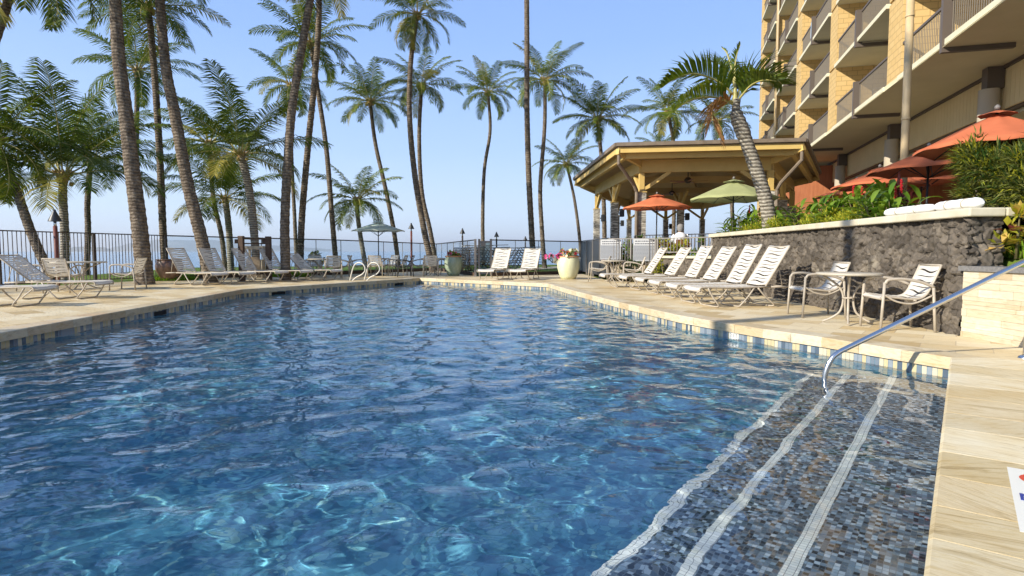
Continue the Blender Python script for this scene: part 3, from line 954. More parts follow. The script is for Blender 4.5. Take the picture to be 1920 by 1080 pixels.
# ================================================================== LAVA WALL
def lava_face(p0, p1, z0, z1, seed, inward, step=0.016, cell=0.145, batter=0.10):
    """displaced stone face; inward = unit vector pointing into the wall"""
    p0 = Vector((p0[0], p0[1], 0)); p1 = Vector((p1[0], p1[1], 0))
    L = (p1 - p0).length; d = (p1 - p0) / L
    S = np.arange(0, L + step, step); ZZ = np.arange(z0, z1 + step * 0.5, step)
    s, z = np.meshgrid(S, ZZ)
    r = np.random.default_rng(seed)
    ci = int(L / cell) + 6; cj = int((z1 - z0) / cell) + 6
    jx = r.random((cj, ci)) * 0.9; jz = r.random((cj, ci)) * 0.9; hh = r.random((cj, ci))
    # domain warp for angular stones
    sw = s + 0.022 * np.sin(z * 27 + 1.3) + 0.012 * np.sin(s * 47 + z * 31); zw = (z - z0) * 1.3 + 0.022 * np.sin(s * 23 + 2) + 0.012 * np.sin(z * 61)
    gi = np.floor(sw / cell).astype(int) + 2; gj = np.floor(zw / cell).astype(int) + 2
    F1 = np.full(s.shape, 9.0); F2 = np.full(s.shape, 9.0); H = np.zeros(s.shape); TX = np.zeros(s.shape); TZ = np.zeros(s.shape)
    tx = r.normal(0, 0.2, (cj, ci)); tz = r.normal(-0.08, 0.2, (cj, ci))
    for dj in (-2, -1, 0, 1, 2):
        for di in (-2, -1, 0, 1, 2):
            a = np.clip(gi + di, 0, ci - 1); b = np.clip(gj + dj, 0, cj - 1)
            px_ = (a - 2 + jx[b, a]) * cell; pz_ = (b - 2 + jz[b, a]) * cell
            dx_ = sw - px_; dz_ = zw - pz_
            dd = np.abs(dx_) ** 1.6 + np.abs(dz_) ** 1.6
            dd = dd ** (1 / 1.6)
            nw = dd < F1
            F2 = np.where(nw, F1, np.minimum(F2, dd)); H = np.where(nw, hh[b, a], H)
            TX = np.where(nw, tx[b, a] * dx_, TX); TZ = np.where(nw, tz[b, a] * dz_, TZ); F1 = np.minimum(F1, dd)
    e_ = np.clip((F2 - F1) / (cell * 0.15), 0, 1)
    h = (e_ ** 0.6) * (0.050 + 0.030 * H) + (TX + TZ) * e_
    for k in range(30):
        fx, fz = r.normal(0, 60, 2); h += 0.0005 * np.sin(s * fx + z * fz + r.random() * 7)
    h += 0.012 * np.sin(s * 1.7 + seed) + batter * (1 - (z - z0) / (z1 - z0))
    V = np.zeros(s.shape + (3,))
    V[..., 0] = p0.x + d.x * s - inward[0] * h; V[..., 1] = p0.y + d.y * s - inward[1] * h; V[..., 2] = z
    ny, nx = s.shape; idx = np.arange(ny * nx).reshape(ny, nx)
    Q = np.stack([idx[:-1, :-1], idx[:-1, 1:], idx[1:, 1:], idx[1:, :-1]], -1).reshape(-1, 4)
    return V.reshape(-1, 3), Q


W0 = G(1800, 628) + Vector((0.10, 0.0, 0)); W1 = Vector((6.12, 18.1, 0))
wd = (W1 - W0).normalized(); win = Vector((wd.y, -wd.x, 0))
CAPZ = 1.43
lw = empty('lava_rock_wall', (W0.x, W0.y, 0), 0, 'long black lava rock retaining wall with a cream cap behind the white loungers', 'wall')
Va, Qa = lava_face(W0 - wd * 0.09, W1, -0.02, CAPZ, 3, win)
W2 = Vector((W0.x + 0.27, W0.y - 0.02, 0)); rd = (W2 - W0).normalized(); rin = Vector((-rd.y, rd.x, 0))
Vb, Qb = lava_face(W0 - win * 0.13, W2, -0.02, CAPZ, 8, rin)
V = np.concatenate([Va, Vb]); Q = np.concatenate([Qa[:, ::-1], Qb + len(Va)])
V = V - np.array([W0.x, W0.y, 0])
np_mesh('stone_face', V, Q, M['lava'], True, lw)
mb = MB()
i0 = W0 + win * 0.03; i1 = W1 + win * 0.03
i0 = i0 + wd * 0.03
mb.obb((i0.x, i0.y, 0), wd * ((W1 - W0).length - 0.03), win * 0.30, (0, 0, CAPZ - 0.001)); mb.build('core', M['mortar'], lw, True)
mb = MB()
ca = W0 - win * 0.16 - wd * 0.16; cb = W1 - win * 0.16
L = (cb - ca).length; k = 9; t0 = 0
for j in range(k):
    s0 = j * L / k + 0.002; s1 = (j + 1) * L / k - 0.002
    p = ca + wd * s0
    mb.obb((p.x, p.y, CAPZ), wd * (s1 - s0), win * 0.42, (0, 0, 0.105))
ce = ca + win * 0.424
mb.obb((ce.x, ce.y, CAPZ + 0.001), wd * 0.42, win * 0.10, (0, 0, 0.105))
cap = mb.build('cap', M['cap'], lw, True)
bv = cap.modifiers.new('bevel', 'BEVEL'); bv.width = 0.018; bv.segments = 2

# low lava wall that carries the right half of the bar fence
B0 = Vector((3.36, 20.8, 0)); B1 = Vector((6.0, 18.0, 0)); bd = (B1 - B0).normalized(); bin_ = Vector((-bd.y, bd.x, 0))
Bm = B0.lerp(B1, 0.52)
r2 = empty('low_lava_wall', (Bm.x, Bm.y, 0), 0, 'low lava rock wall with a flat cap under the right half of the bar fence', 'wall')
Vc, Qc = lava_face(Bm, B1 + bd * 0.2, -0.02, 0.80, 5, bin_, 0.03)
np_mesh('stone_face', Vc - np.array([Bm.x, Bm.y, 0]), Qc, M['lava'], True, r2)
mb = MB(); q0 = Bm - bin_ * 0.14; mb.obb((q0.x, q0.y, 0.80), bd * ((B1 - Bm).length + 0.1), bin_ * 0.4, (0, 0, 0.075)); mb.build('cap', M['cap'], r2, True)

# travertine wall running towards the camera
T0 = G(1802, 630) ; T1 = Vector((T0.x + 0.02, -6.0, 0))
tw = empty('travertine_wall', (T0.x, T0.y, 0), 0, 'low cream split-face travertine wall with a dark granite cap at the right edge', 'wall')
mb = MB(); rng = random.Random(3)
z = 0.0
Lw = (T1 - T0).length
while z < 0.775:
    h = rng.choice((0.05, 0.062, 0.075, 0.09)); h = min(h, 0.785 - z)
    s = -rng.uniform(0, 0.3)
    while s < Lw:
        l = rng.uniform(0.16, 0.52)
        s0 = max(s, 0); s1 = min(s + l, Lw)
        if s1 > s0 + 0.01:
            off = rng.uniform(0, 0.011)
            mb.box(T0.x - off, T0.x + 0.06, T0.y - s1 + 0.0015, T0.y - s0, z + 0.001, z + h - 0.001)
        s += l
    z += h
mb.build('stone_cladding', M['travertine'], tw, True)
mb = MB(); mb.box(T0.x + 0.05, T0.x + 0.28, T1.y, T0.y - 0.001, 0, 0.779); mb.build('core', M['mortar'], tw, True)
mb = MB(); mb.box(T0.x - 0.035, T0.x + 0.30, T1.y, T0.y + 0.05, 0.787, 0.845)
c_ = mb.build('cap', M['grey_cap'], tw, True)

# planting ground behind both walls
mb = MB()
a = W0 + win * 0.26; b = W1 + win * 0.26
mb.add([(a.x, a.y, 1.40), (b.x, b.y, 1.40), (b.x + 1.7, b.y, 1.42), (a.x + 1.9, a.y, 1.45)], [(0, 3, 2, 1)])
mb.add([(b.x + 1.7, b.y, 1.42), (a.x + 1.9, a.y, 1.45), (a.x + 1.9, a.y, 0.5), (b.x + 1.7, b.y, 0.5)], [(0, 1, 2, 3)])
mb.build('planting_bed', M['soil'], kind='structure')
mb = MB()
gx0 = T0.x + 0.26
nn_ = 14
vs = []; fs = []
for i in range(nn_ + 1):
    for j in range(nn_ + 1):
        x = gx0 + (i / nn_) * 4.2; y = 9.2 - (j / nn_) * 14
        if y > T0.y: x = max(x, W2.x + 0.12)
        zz = 0.80 + min(1.0, (i / nn_) * 2.4) * 0.75 + 0.05 * math.sin(x * 3) * math.sin(y * 2)
        vs.append((x, y, zz))
for i in range(nn_):
    for j in range(nn_):
        a = i * (nn_ + 1) + j; fs.append((a, a + 1, a + nn_ + 2, a + nn_ + 1))
mb.add(vs, [tuple(reversed(f_)) for f_ in fs], 0, True)
mb.build('garden_slope', M['lawn'], kind='structure')

# ================================================================== HAND RAIL, POOL LADDER
hr = empty('handrail', (4.86, 5.60, 0), 0, 'stainless steel handrail running down from the deck into the water over the steps', 'handrail')
Yr = 5.63
top = at(1926, 488, Yr); bendp = at(1573, 660, Yr)
ent = at(1547, 704, Yr)
hpts = [Vector((4.91, Yr, 0.0)), Vector((4.93, Yr, 0.45)), Vector((4.97, Yr, 0.78)), Vector((5.00, Yr, 0.90)), Vector((4.99, Yr, 0.955)), top, top.lerp(bendp, 0.33), top.lerp(bendp, 0.66), top.lerp(bendp, 0.93), bendp + Vector((-0.01, 0, -0.01)), bendp.lerp(ent, 0.4) + Vector((-0.025, 0, 0.01)), ent, Vector((ent.x - 0.005, Yr, -0.45)), Vector((ent.x - 0.005, Yr, -0.83))]
mb = MB(); mb.tube(catmull(hpts, 8), 0.0245, 14); mb.build('rail', M['steel'], hr, True)
mb = MB(); mb.lathe([(0.0, 0.03), (0.035, 0.03), (0.055, 0.015), (0.06, 0.0)], (4.91, Yr, 0.0), 20); mb.build('base_flange', M['steel'], hr, True)

la = G(656, 526)
ladder = empty('pool_ladder', (la.x, la.y, 0), 0, 'pair of curved white ladder rails at the far left pool edge', 'pool ladder')
for k in range(2):
    o_ = la + Vector((0.47, 0.14, 0)) * k
    pts = [Vector((x, -0.32 * x, z)) + o_ for x, z in ((0, 0), (0.07, 0.25), (0.15, 0.48), (0.26, 0.60), (0.42, 0.62), (0.55, 0.52), (0.58, 0.36), (0.46, 0.22), (0.25, 0.12), (0.10, 0.0), (0.09, -0.02))]
    mb = MB(); mb.tube(catmull(pts, 5), 0.021, 10); mb.build('rail', M['ladder_metal'], ladder, True)

# ================================================================== HOTEL
HD = Vector((0.262, 0.965, 0)).normalized(); HN = Vector((HD.y, -HD.x, 0))   # HN points into the building
HP = Vector((16.0, 32.6, 0))
LV0 = 6.6; FH = 2.75; NL_ = 9


def hp(s, n_, z): return HP + HD * s + HN * n_ + Vector((0, 0, z))


def fb(mb, s0, s1, n0, n1, z0, z1, mi=0):
    mb.obb(hp(s0, n0, z0), HD * (s1 - s0), HN * (n1 - n0), (0, 0, z1 - z0), mi)


hotel = empty('hotel_building', HP, 0, 'tall ochre block hotel with stacked balconies rising over the right side', 'building')
PIT = 8.08; FT = 1.30
fins = [-29.9 + PIT * k for k in range(7)]     # near edge of each fin; last one ends the building
bays = []
for k, s in enumerate(fins):
    mb = MB()
    top = LV0 + FH * NL_
    z0 = LV0 + 0.02
    if k == len(fins) - 1: z0 = 0
    # fin split by storey joints
    for l in range(NL_):
        a = LV0 + FH * l + 0.012; b = LV0 + FH * (l + 1) - 0.10
        fb(mb, s, s + FT, 0.0, 2.2, a if l or k < len(fins) - 1 else 0, b)
        fb(mb, s + 0.02, s + FT - 0.02, 0.05, 2.2, b, b + 0.112)
    mb.build('partition_wall', M['block'], hotel, True)
    if k: bays.append((fins[k - 1] + FT, s))


def railing_mb(L):
    mb = MB()
    n_ = int(L / 0.115)
    for i in range(1, n_):
        s = L * i / n_
        if abs(s - L / 2) < 0.08: continue
        fb(mb, s - 0.009, s + 0.009, 0.045, 0.065, 0.10, 0.98, 1)
    fb(mb, 0.0, L, 0.02, 0.09, 0.98, 1.05)
    fb(mb, 0.0, L, 0.03, 0.085, 0.02, 0.10)
    return mb


protos = None
for bi, (s0, s1) in enumerate(bays):
    for l in range(NL_):
        z = LV0 + FH * l
        b0 = hp(s0, 0, z)
        if protos is None:
            L = s1 - s0
            o0 = HP.copy(); protos = []

            def loc(mb):      # make geometry relative to the bay corner
                mb.v = [(p[0] - o0.x, p[1] - o0.y, p[2]) for p in mb.v]
                return mb
            m1 = MB(); fb(m1, 0.001, L - 0.001, -0.10, 2.15, -0.15, 0.0); m1.v = [p for p in m1.v]; sl = loc(m1).build('balcony_slab', [M['slab']])
            m2 = loc(railing_mb(L)); rl = m2.build('railing', [M['rail_brown'], M['rail_bar']])
            m3 = MB(); fb(m3, L / 2 - 0.07, L / 2 + 0.07, -0.16, 0.10, -0.34, 1.08); fb(m3, L / 2 - 0.07, L / 2 + 0.07, 0.10, 1.5, -0.34, -0.205); ps = loc(m3).build('railing_post', M['rail_brown'])
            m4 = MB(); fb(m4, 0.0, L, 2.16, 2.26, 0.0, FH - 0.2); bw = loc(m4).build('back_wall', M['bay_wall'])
            m5 = MB()
            for c0 in (0.5, L / 2 + 0.4): fb(m5, c0, c0 + 2.3, 2.12, 2.155, 0.05, 2.15)
            dg = loc(m5).build('glass_door', M['dark_glass'])
            m6 = MB()
            for c0 in (0.5, L / 2 + 0.4):
                for cc in (c0 - 0.04, c0 + 1.11, c0 + 2.26): fb(m6, cc, cc + 0.07, 2.095, 2.119, 0.05, 2.2)
            fr_ = loc(m6).build('door_frame', M['rail_brown'])
            protos = [sl, rl, ps, bw, dg, fr_]
            for o in protos:
                o.location = b0 - HP; setparent(o, hotel)
            setparent(fr_, dg); fr_.parent = dg; fr_.location = (0, 0, 0)
            CH[hotel.name].remove(fr_)
        else:
            for o in protos:
                c = o.copy(); link(c)
                if o is protos[5]: c.parent = last
                else:
                    c.parent = hotel; c.location = b0 - HP; last = c
# party wall in the middle of each bay is a thin block fin
mb = MB()
for (s0, s1) in bays:
    mid = (s0 + s1) / 2
    fb(mb, mid - 0.1, mid + 0.1, 0.6, 2.15, LV0 + 0.003, LV0 + FH * NL_)
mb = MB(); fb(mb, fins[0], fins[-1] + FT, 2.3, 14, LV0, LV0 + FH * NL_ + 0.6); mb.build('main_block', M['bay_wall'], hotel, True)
# roof slab, deep soffit under level one, siding band, columns, ground floor
mb = MB(); fb(mb, fins[0], fins[-1] + FT + 0.1, -0.14, 2.32, LV0 - 0.215, LV0 - 0.205); fb(mb, fins[0], fins[-1] + FT, -0.06, 0.1, LV0 - 0.21, LV0 - 0.0)
mb.build('soffit', M['soffit'], hotel, True)
mb = MB(); s = fins[0]; rng = random.Random(2)
while s < fins[-1] + FT:
    w = 0.24; fb(mb, s + 0.006, s + w - 0.006, 2.30, 2.36 + rng.uniform(0, 0.012), 5.15, LV0 - 0.30); s += w
mb.build('siding_band', M['siding'], hotel, True)
mb = MB(); fb(mb, fins[0], fins[-1] + FT, 2.38, 2.6, 5.12, LV0 - 0.25); mb.build('band_beam', M['rail_brown'], hotel, True)
mb = MB(); fb(mb, fins[0], fins[-1] + FT, 2.22, 2.34, LV0 - 0.31, LV0 - 0.217); mb.build('soffit_trim', M['rail_brown'], hotel, True)
for s in (1.4, -6.7, -14.8, -22.9):
    mb = MB(); c = hp(s, 1.98, 0); mb.lathe([(0.26, 0.5), (0.26, 5.75)], (c.x, c.y, 0), 24); mb.lathe([(0.0, 5.75), (0.26, 5.75)], (c.x, c.y, 0), 24, 0, False)
    o = mb.build('column', M['concrete_col'], hotel, True)
    mb = MB(); fb(mb, s - 0.17, s + 0.17, 1.85, 2.28, 5.76, LV0 - 0.22); mb.build('column_head', M['rail_brown'], o, True)
mb = MB(); fb(mb, fins[0], fins[-1] + FT, 2.62, 9, 5.0, 5.11); mb.build('restaurant_ceiling', M['soffit'], hotel, True)
mb = MB(); fb(mb, fins[0], fins[-1] + FT, 8.9, 9.1, 0.4, 5.0); mb.build('restaurant_back_wall', M['interior'], hotel, True)
mb = MB(); fb(mb, 4.4, 4.6, -1.4, 8.8, 0.4, 6.2)
mb.build('redwood_wall', M['redwood'], hotel, True)
# down pipes on the facade
for s, r in ((fins[5] - 0.2, 0.07),):
    mb = MB(); c = hp(s, -0.1, 0); mb.tube([(c.x, c.y, 3.0), (c.x, c.y, LV0 + FH * NL_)], r, 10); mb.build('down_pipe', M['tan_metal'], hotel, True)
# towel on a balcony rail
tb = at(1519, 38, 31.6)
s_, l_ = 2.0, 2
# towel hangs on level two, bay that ends at fins[4]
tp = hp(0.1, 0.0, LV0 + 2 * FH)
mb = MB(); mb.obb(hp(-0.75, -0.03, LV0 + 2 * FH + 0.25), HD * 0.62, HN * 0.03, (0, 0, 0.80)); mb.obb(hp(-0.75, -0.03, LV0 + 2 * FH + 1.055), HD * 0.62, HN * 0.14, (0, 0, 0.02))
o = mb.build('beach_towel', M['towel']); tag(o, 'pale blue towel draped over a hotel balcony railing', 'towel')

# terrace floor and its things
mb = MB()
tpoly = V2((7.6, 7.2), (8.1, 17.9), (6.15, 18.2), (3.5, 21.0), (3.2, 27.2), (3.2, 46), (26, 46), (20, 4), (9.9, 4))
mb.prism([(p.x, p.y) for p in tpoly][::-1], 0.1, 0.55)
mb.build('terrace', M['terrace'], kind='structure')

# tall slim pole
pp = at(1692, 380, 13.2)
root = empty('light_pole', (pp.x, 13.2, 0.55), 0, 'tall slim tan pole standing in front of the hotel balconies', 'pole')
ptop = at(1708, -60, 13.2)
mb = MB(); mb.tube([(pp.x, 13.2, 0.55), (pp.x, 13.2, ptop.z)], 0.078, 14); mb.build('pole', M['tan_metal'], root, True)
mb = MB()
for z in (3.9, 6.1): mb.lathe([(0.08, z - 0.02), (0.088, z - 0.02), (0.088, z + 0.02), (0.08, z + 0.02)], (pp.x, 13.2, 0), 14)
mb.build('joint_collar', M['tan_metal'], root, True)

# ================================================================== PAVILION
pav = empty('pavilion', (6, 24, 0.55), 0, 'open ochre timber pavilion with stone columns beside the hotel', 'pavilion')
EZ = 4.75
ev = V2((3.82, 21.8), (3.35, 32.0), (7.5, 43.5), (14.6, 43.5), (15.1, 29.5), (10.15, 20.9))
evi = [p for p in ev]
cen = Vector((9.0, 31.5, 0)); APZ = 6.3


def inset(P, d): return offset_poly(P, -d)


mb = MB(); n_ = len(ev)
for i in range(n_):
    a, b = ev[i], ev[(i + 1) % n_]
    mb.add([(a.x, a.y, EZ + 0.02), (b.x, b.y, EZ + 0.02), (cen.x, cen.y, APZ), (a.x, a.y, EZ + 0.16), (b.x, b.y, EZ + 0.16), (cen.x, cen.y, APZ + 0.16)], [(0, 1, 2), (5, 4, 3), (0, 3, 4, 1)])
roof = mb.build('roof', M['roofing'], pav, True)
ins = inset(ev, 0.12)
mb = MB()
for i in range(n_):
    a, b = ins[i], ins[(i + 1) % n_]
    mb.add([(a.x, a.y, EZ + 0.0), (b.x, b.y, EZ + 0.0), (cen.x, cen.y, APZ - 0.35)], [(0, 1, 2)])
mb.build('ceiling', M['ceiling'], pav, True)
mb = MB(); gt = MB()
for i in range(n_):
    a, b = inset(ev, 0.03)[i], inset(ev, 0.03)[(i + 1) % n_]
    mb.beam((a.x, a.y, EZ - 0.07), (b.x, b.y, EZ - 0.07), 0.06, 0.20)
    a, b = inset(ev, -0.04)[i], inset(ev, -0.04)[(i + 1) % n_]
    gt.beam((a.x, a.y, EZ + 0.12), (b.x, b.y, EZ + 0.12), 0.13, 0.13)
mb.build('fascia', M['yellow_wood'], pav, True)
gt.build('gutter', M['gutter'], pav, True)
i1 = inset(ev, 0.62); i2 = inset(ev, 1.15)
mb = MB()
for i in range(n_):
    a, b = inset(ev, 0.35)[i], inset(ev, 0.35)[(i + 1) % n_]
    mb.beam((a.x, a.y, EZ - 0.20), (b.x, b.y, EZ - 0.20), 0.16, 0.30)
mb.build('upper_ring_beam', M['yellow_wood'], pav, True)
mb = MB()
for i in range(n_):
    a, b = i2[i], i2[(i + 1) % n_]
    mb.beam((a.x, a.y, EZ - 0.52), (b.x, b.y, EZ - 0.52), 0.20, 0.46)
    mb.beam((a.x, a.y, EZ - 0.45), (ev[i].x, ev[i].y, EZ - 0.13), 0.14, 0.2)
mb.build('lower_ring_beam', M['yellow_wood'], pav, True)
mb = MB()
for i in range(n_):
    a, b = i2[i], i2[(i + 1) % n_]
    mb.beam((a.x, a.y, EZ - 0.4), (cen.x, cen.y, APZ - 0.55), 0.16, 0.26)
for t_ in (0.3, 0.55, 0.8):
    a = i2[0].lerp(i2[2], t_); b = i2[5].lerp(i2[3], t_)
    mb.beam((a.x, a.y, EZ - 0.35), (b.x, b.y, EZ - 0.35), 0.16, 0.3)
mb.build('ceiling_beam', M['ceiling'], pav, True)
# columns: (point, stone height)
cols_ = [(i2[0], 1), (i2[0].lerp(i2[1], 0.52), 1), (i2[1], 1), (i2[1].lerp(i2[2], 0.55), 1), (i2[2], 1), (i2[2].lerp(i2[3], 0.5), 1), (i2[3], 1), (i2[5].lerp(i2[4], 0.5), 1), (i2[5], 1), (i2[4], 1), (Vector((8.6, 30.5, 0)), 1)]
ctrp = cen
for c, _ in cols_:
    hs = 3.24
    mb = MB(); mb.box(c.x - 0.155, c.x + 0.155, c.y - 0.155, c.y + 0.155, 0.55, hs)
    o = mb.build('stone_column', M['ledger'], pav, True)
    mb = MB(); mb.box(c.x - 0.095, c.x + 0.095, c.y - 0.095, c.y + 0.095, hs, EZ - 0.76)
    mb.box(c.x - 0.18, c.x + 0.18, c.y - 0.18, c.y + 0.18, hs + 0.001, hs + 0.04)
    mb.build('post', M['yellow_wood'], o, True)
    mb = MB()
    # braces follow the two nearest ring-beam directions
    best = min(range(n_), key=lambda i: ((c - i2[i]).length + (c - i2[(i + 1) % n_]).length - (i2[(i + 1) % n_] - i2[i]).length))
    dirs = []
    dv = (i2[(best + 1) % n_] - i2[best]).normalized()
    if (c - i2[best]).length > 0.3: dirs.append(-dv)
    else: dirs.append((i2[best - 1] - i2[best]).normalized())
    if (c - i2[(best + 1) % n_]).length > 0.3: dirs.append(dv)
    else: dirs.append((i2[(best + 2) % n_] - i2[(best + 1) % n_]).normalized())
    for d in dirs:
        p0 = c + Vector((0, 0, hs + 0.12)) + d * 0.1; p1 = c + d * 1.05 + Vector((0, 0, EZ - 0.74))
        mb.beam(p0, p1, 0.11, 0.13)
    mb.build('brace', M['yellow_wood'], o, True)
# down pipes of the pavilion: from the gutter in to the column and down
for corner, cc, lab in ((ev[0], i2[0], 0), (ev[5], i2[5], 0)):
    di = (cc - corner).normalized()
    c = cc - di * 0.30
    pts = [corner + di * 0.08 + Vector((0, 0, EZ + 0.05)), corner + di * 0.08 + Vector((0, 0, EZ - 0.55)), corner.lerp(c, 0.85) + Vector((0, 0, EZ - 1.25)), c + Vector((0, 0, EZ - 1.5)), c + Vector((0, 0, 0.56))]
    mb = MB(); mb.tube(pts, 0.065, 8, 0, True, False); mb.build('down_pipe', M['gutter'], pav, True)
# speakers on the columns
for i, (ci, side) in enumerate(((1, 1), (2, 1), (3, 1), (5, 1), (10, -1))):
    c = cols_[ci][0]
    labs = ['small black speaker on the second stone column of the pavilion', 'small black speaker on the leftmost stone column of the pavilion', 'small black speaker on the back left stone column', 'small black speaker on the back middle stone column', 'small black speaker on the inner stone column by the bar']
    root = empty('speaker', (c.x + 0.245, c.y, 2.6), 0, labs[i], 'speaker', 'speakers on the pavilion columns')
    mb = MB(); mb.box(0.0, 0.2, -0.12, 0.12, 0, 0.36); o = mb.build('cabinet', M['dark_metal'], root)
    bv = o.modifiers.new('b', 'BEVEL'); bv.width = 0.03; bv.segments = 2
    mb = MB(); mb.box(-0.09, 0.0, -0.02, 0.02, 0.15, 0.2); mb.build('bracket', M['dark_metal'], root)


# ceiling fans
def fan(p, zc, lab):
    root = empty('ceiling_fan', (p.x, p.y, zc), rng.uniform(0, 1), lab, 'ceiling fan', 'ceiling fans under the pavilion roof')
    mb = MB(); mb.tube([(0, 0, 0.0), (0, 0, 0.75)], 0.025, 8); mb.lathe([(0.09, 0.6), (0.05, 0.75)], (0, 0, 0), 12); mb.build('down_rod', M['brown_metal'], root)
    mb = MB(); mb.lathe([(0.0, -0.13), (0.08, -0.12), (0.15, -0.05), (0.16, 0.03), (0.08, 0.12), (0.0, 0.13)], (0, 0, 0), 16); mb.build('motor', M['brown_metal'], root)
    for k in range(5):
        a = 2 * PI * k / 5; d = Vector((math.cos(a), math.sin(a), 0)); t_ = Vector((-d.y, d.x, 0.12))
        mb = MB(); mb.obb(d * 0.2 - t_ * 0.06 + Vector((0, 0, -0.06)), d * 0.62, t_ * 0.14, (0, 0, 0.012)); mb.obb(d * 0.1 - t_ * 0.02 + Vector((0, 0, -0.055)), d * 0.15, t_ * 0.04, (0, 0, 0.01))
        mb.build('blade', M['wood_brown'], root)


p = at(1290, 338, 25.5); fan(p, p.z, 'ceiling fan hanging above the orange umbrella, the larger of two')
p = at(1260, 362, 33); fan(p, p.z, 'smaller ceiling fan farther back under the pavilion roof')


# ================================================================== FENCES
def bar_fence(name, pts, z0f, ztops, lab, mtl, step=0.115, post_every=3.0, sink=0.0):
    root = empty(name, (pts[0].x, pts[0].y, 0), 0, lab, 'fence')
    bars = MB(); rails = MB()
    for i, (a, b) in enumerate(zip(pts, pts[1:])):
        L = (b - a).length; d = (b - a) / L
        za, zb = ztops[i], ztops[i + 1]; fa, fb_ = z0f[i], z0f[i + 1]
        k = int(L / step)
        for j in range(1, k):
            t_ = j / k; p = a.lerp(b, t_); zt = za + (zb - za) * t_; zf = fa + (fb_ - fa) * t_
            bars.obb((p.x - d.x * 0.008 - d.y * 0.008, p.y - d.y * 0.008 + d.x * 0.008, zf + 0.11), d * 0.016, Vector((d.y, -d.x, 0)) * 0.016, (0, 0, zt - zf - 0.14))
        rails.beam((a.x, a.y, za - 0.017), (b.x, b.y, zb - 0.017), 0.042, 0.034)
        rails.beam((a.x, a.y, fa + 0.11), (b.x, b.y, fb_ + 0.11), 0.034, 0.034)
        m_ = max(1, round(L / post_every))
        for j in range(m_ + (1 if i == len(pts) - 2 else 0)):
            t_ = j / m_; p = a.lerp(b, t_); zt = za + (zb - za) * t_; zf = fa + (fb_ - fa) * t_
            pm = MB(); o_ = p - d * 0.028 + Vector((d.y, -d.x, 0)) * -0.028
            pm.obb((o_.x, o_.y, zf), d * 0.056, Vector((d.y, -d.x, 0)) * 0.056, (0, 0, zt - zf - 0.035)); pm.build('post', mtl, root, True)
    o = bars.build('bars', mtl, root, True)
    rails.build('rails', mtl, root, True)
    return root


bar_fence('bar_fence', FENCE[0:3], [0, 0, 0], [1.6, 1.6, 1.6], 'dark brown vertical bar fence along the left edge of the deck', M['brown_metal'], 0.115, 2.6)
Bm2 = B0.lerp(B1, 0.5)
bar_fence('bar_fence', [B0, Bm2], [0, 0], [1.47, 1.44], 'grey bar fence that carries the two metal sign panels', M['grey_metal'], 0.115, 0.95)
bar_fence('bar_fence', [Bm2 + bd * 0.08, B1 + bd * 0.05], [0.88, 0.88], [1.45, 1.46], 'low grey bar fence on top of the short lava wall', M['grey_metal'], 0.115, 2.2)


def glass_fence(pts, ztops, lab, spc=1.22):
    root = empty('glass_fence', (pts[0].x, pts[0].y, 0), 0, lab, 'fence')
    rl = MB(); pan = 0
    for i, (a, b) in enumerate(zip(pts, pts[1:])):
        L = (b - a).length; d = (b - a) / L; k = max(1, round(L / spc))
        za, zb = ztops[i], ztops[i + 1]
        rl.beam((a.x, a.y, za - 0.02), (b.x, b.y, zb - 0.02), 0.05, 0.045)
        for j in range(k):
            t0 = j / k; t1 = (j + 1) / k; p = a.lerp(b, t0); q = a.lerp(b, t1)
            zp = za + (zb - za) * t0 - 0.05; zq = za + (zb - za) * t1 - 0.05
            m1 = MB(); g = 0.012
            p2 = p + d * g; q2 = q - d * g
            m1.add([(p2.x, p2.y, 0.12), (q2.x, q2.y, 0.12), (q2.x, q2.y, zq), (p2.x, p2.y, zp)], [(0, 1, 2, 3)])
            m1.build('glass_panel', M['glass'], root, True)
            if j or i:
                m2 = MB(); m2.obb((p.x - 0.012, p.y - 0.012, 0), (0.024, 0, 0), (0, 0.024, 0), (0, 0, zp + 0.01)); m2.build('post', M['grey_metal'] if (j % 2) else M['dark_metal'], root, True)
    rl.build('top_rail', M['dark_metal'], root, True)
    return root


glass_fence(FENCE[2:6], [1.6, 1.52, 1.42, 1.5], 'long clear glass pool fence with a thin dark rail at the back of the deck')
glass_fence(FENCE[6:8], [1.5, 1.47], 'short clear glass fence between the glass gate and the dark panels')
# glass gate
g0, g1 = FENCE[5], FENCE[6]
gate = empty('glass_gate', (g0.x, g0.y, 0), 0, 'smoked glass gate between grey posts at the far end of the pool', 'gate')
for p in (g0, g0 + Vector((0.16, 0, 0)), g1):
    mb = MB(); mb.box(p.x - 0.045, p.x + 0.045, p.y - 0.045, p.y + 0.045, 0, 1.52); mb.build('post', M['grey_metal'], gate, True)
mb = MB(); mb.box(g0.x + 0.19, g1.x - 0.03, 24.33, 24.36, 1.36, 1.44); mb.box(g0.x + 0.19, g1.x - 0.03, 24.33, 24.36, 0.08, 0.14); mb.box(g0.x + 0.22, g1.x - 0.22, 24.31, 24.37, 1.22, 1.36); mb.build('gate_frame', M['grey_metal'], gate, True)
mb = MB(); mb.box(g0.x + 0.2, g1.x - 0.04, 24.34, 24.35, 0.14, 1.36); mb.build('glass_panel', M['smoked'], gate, True)
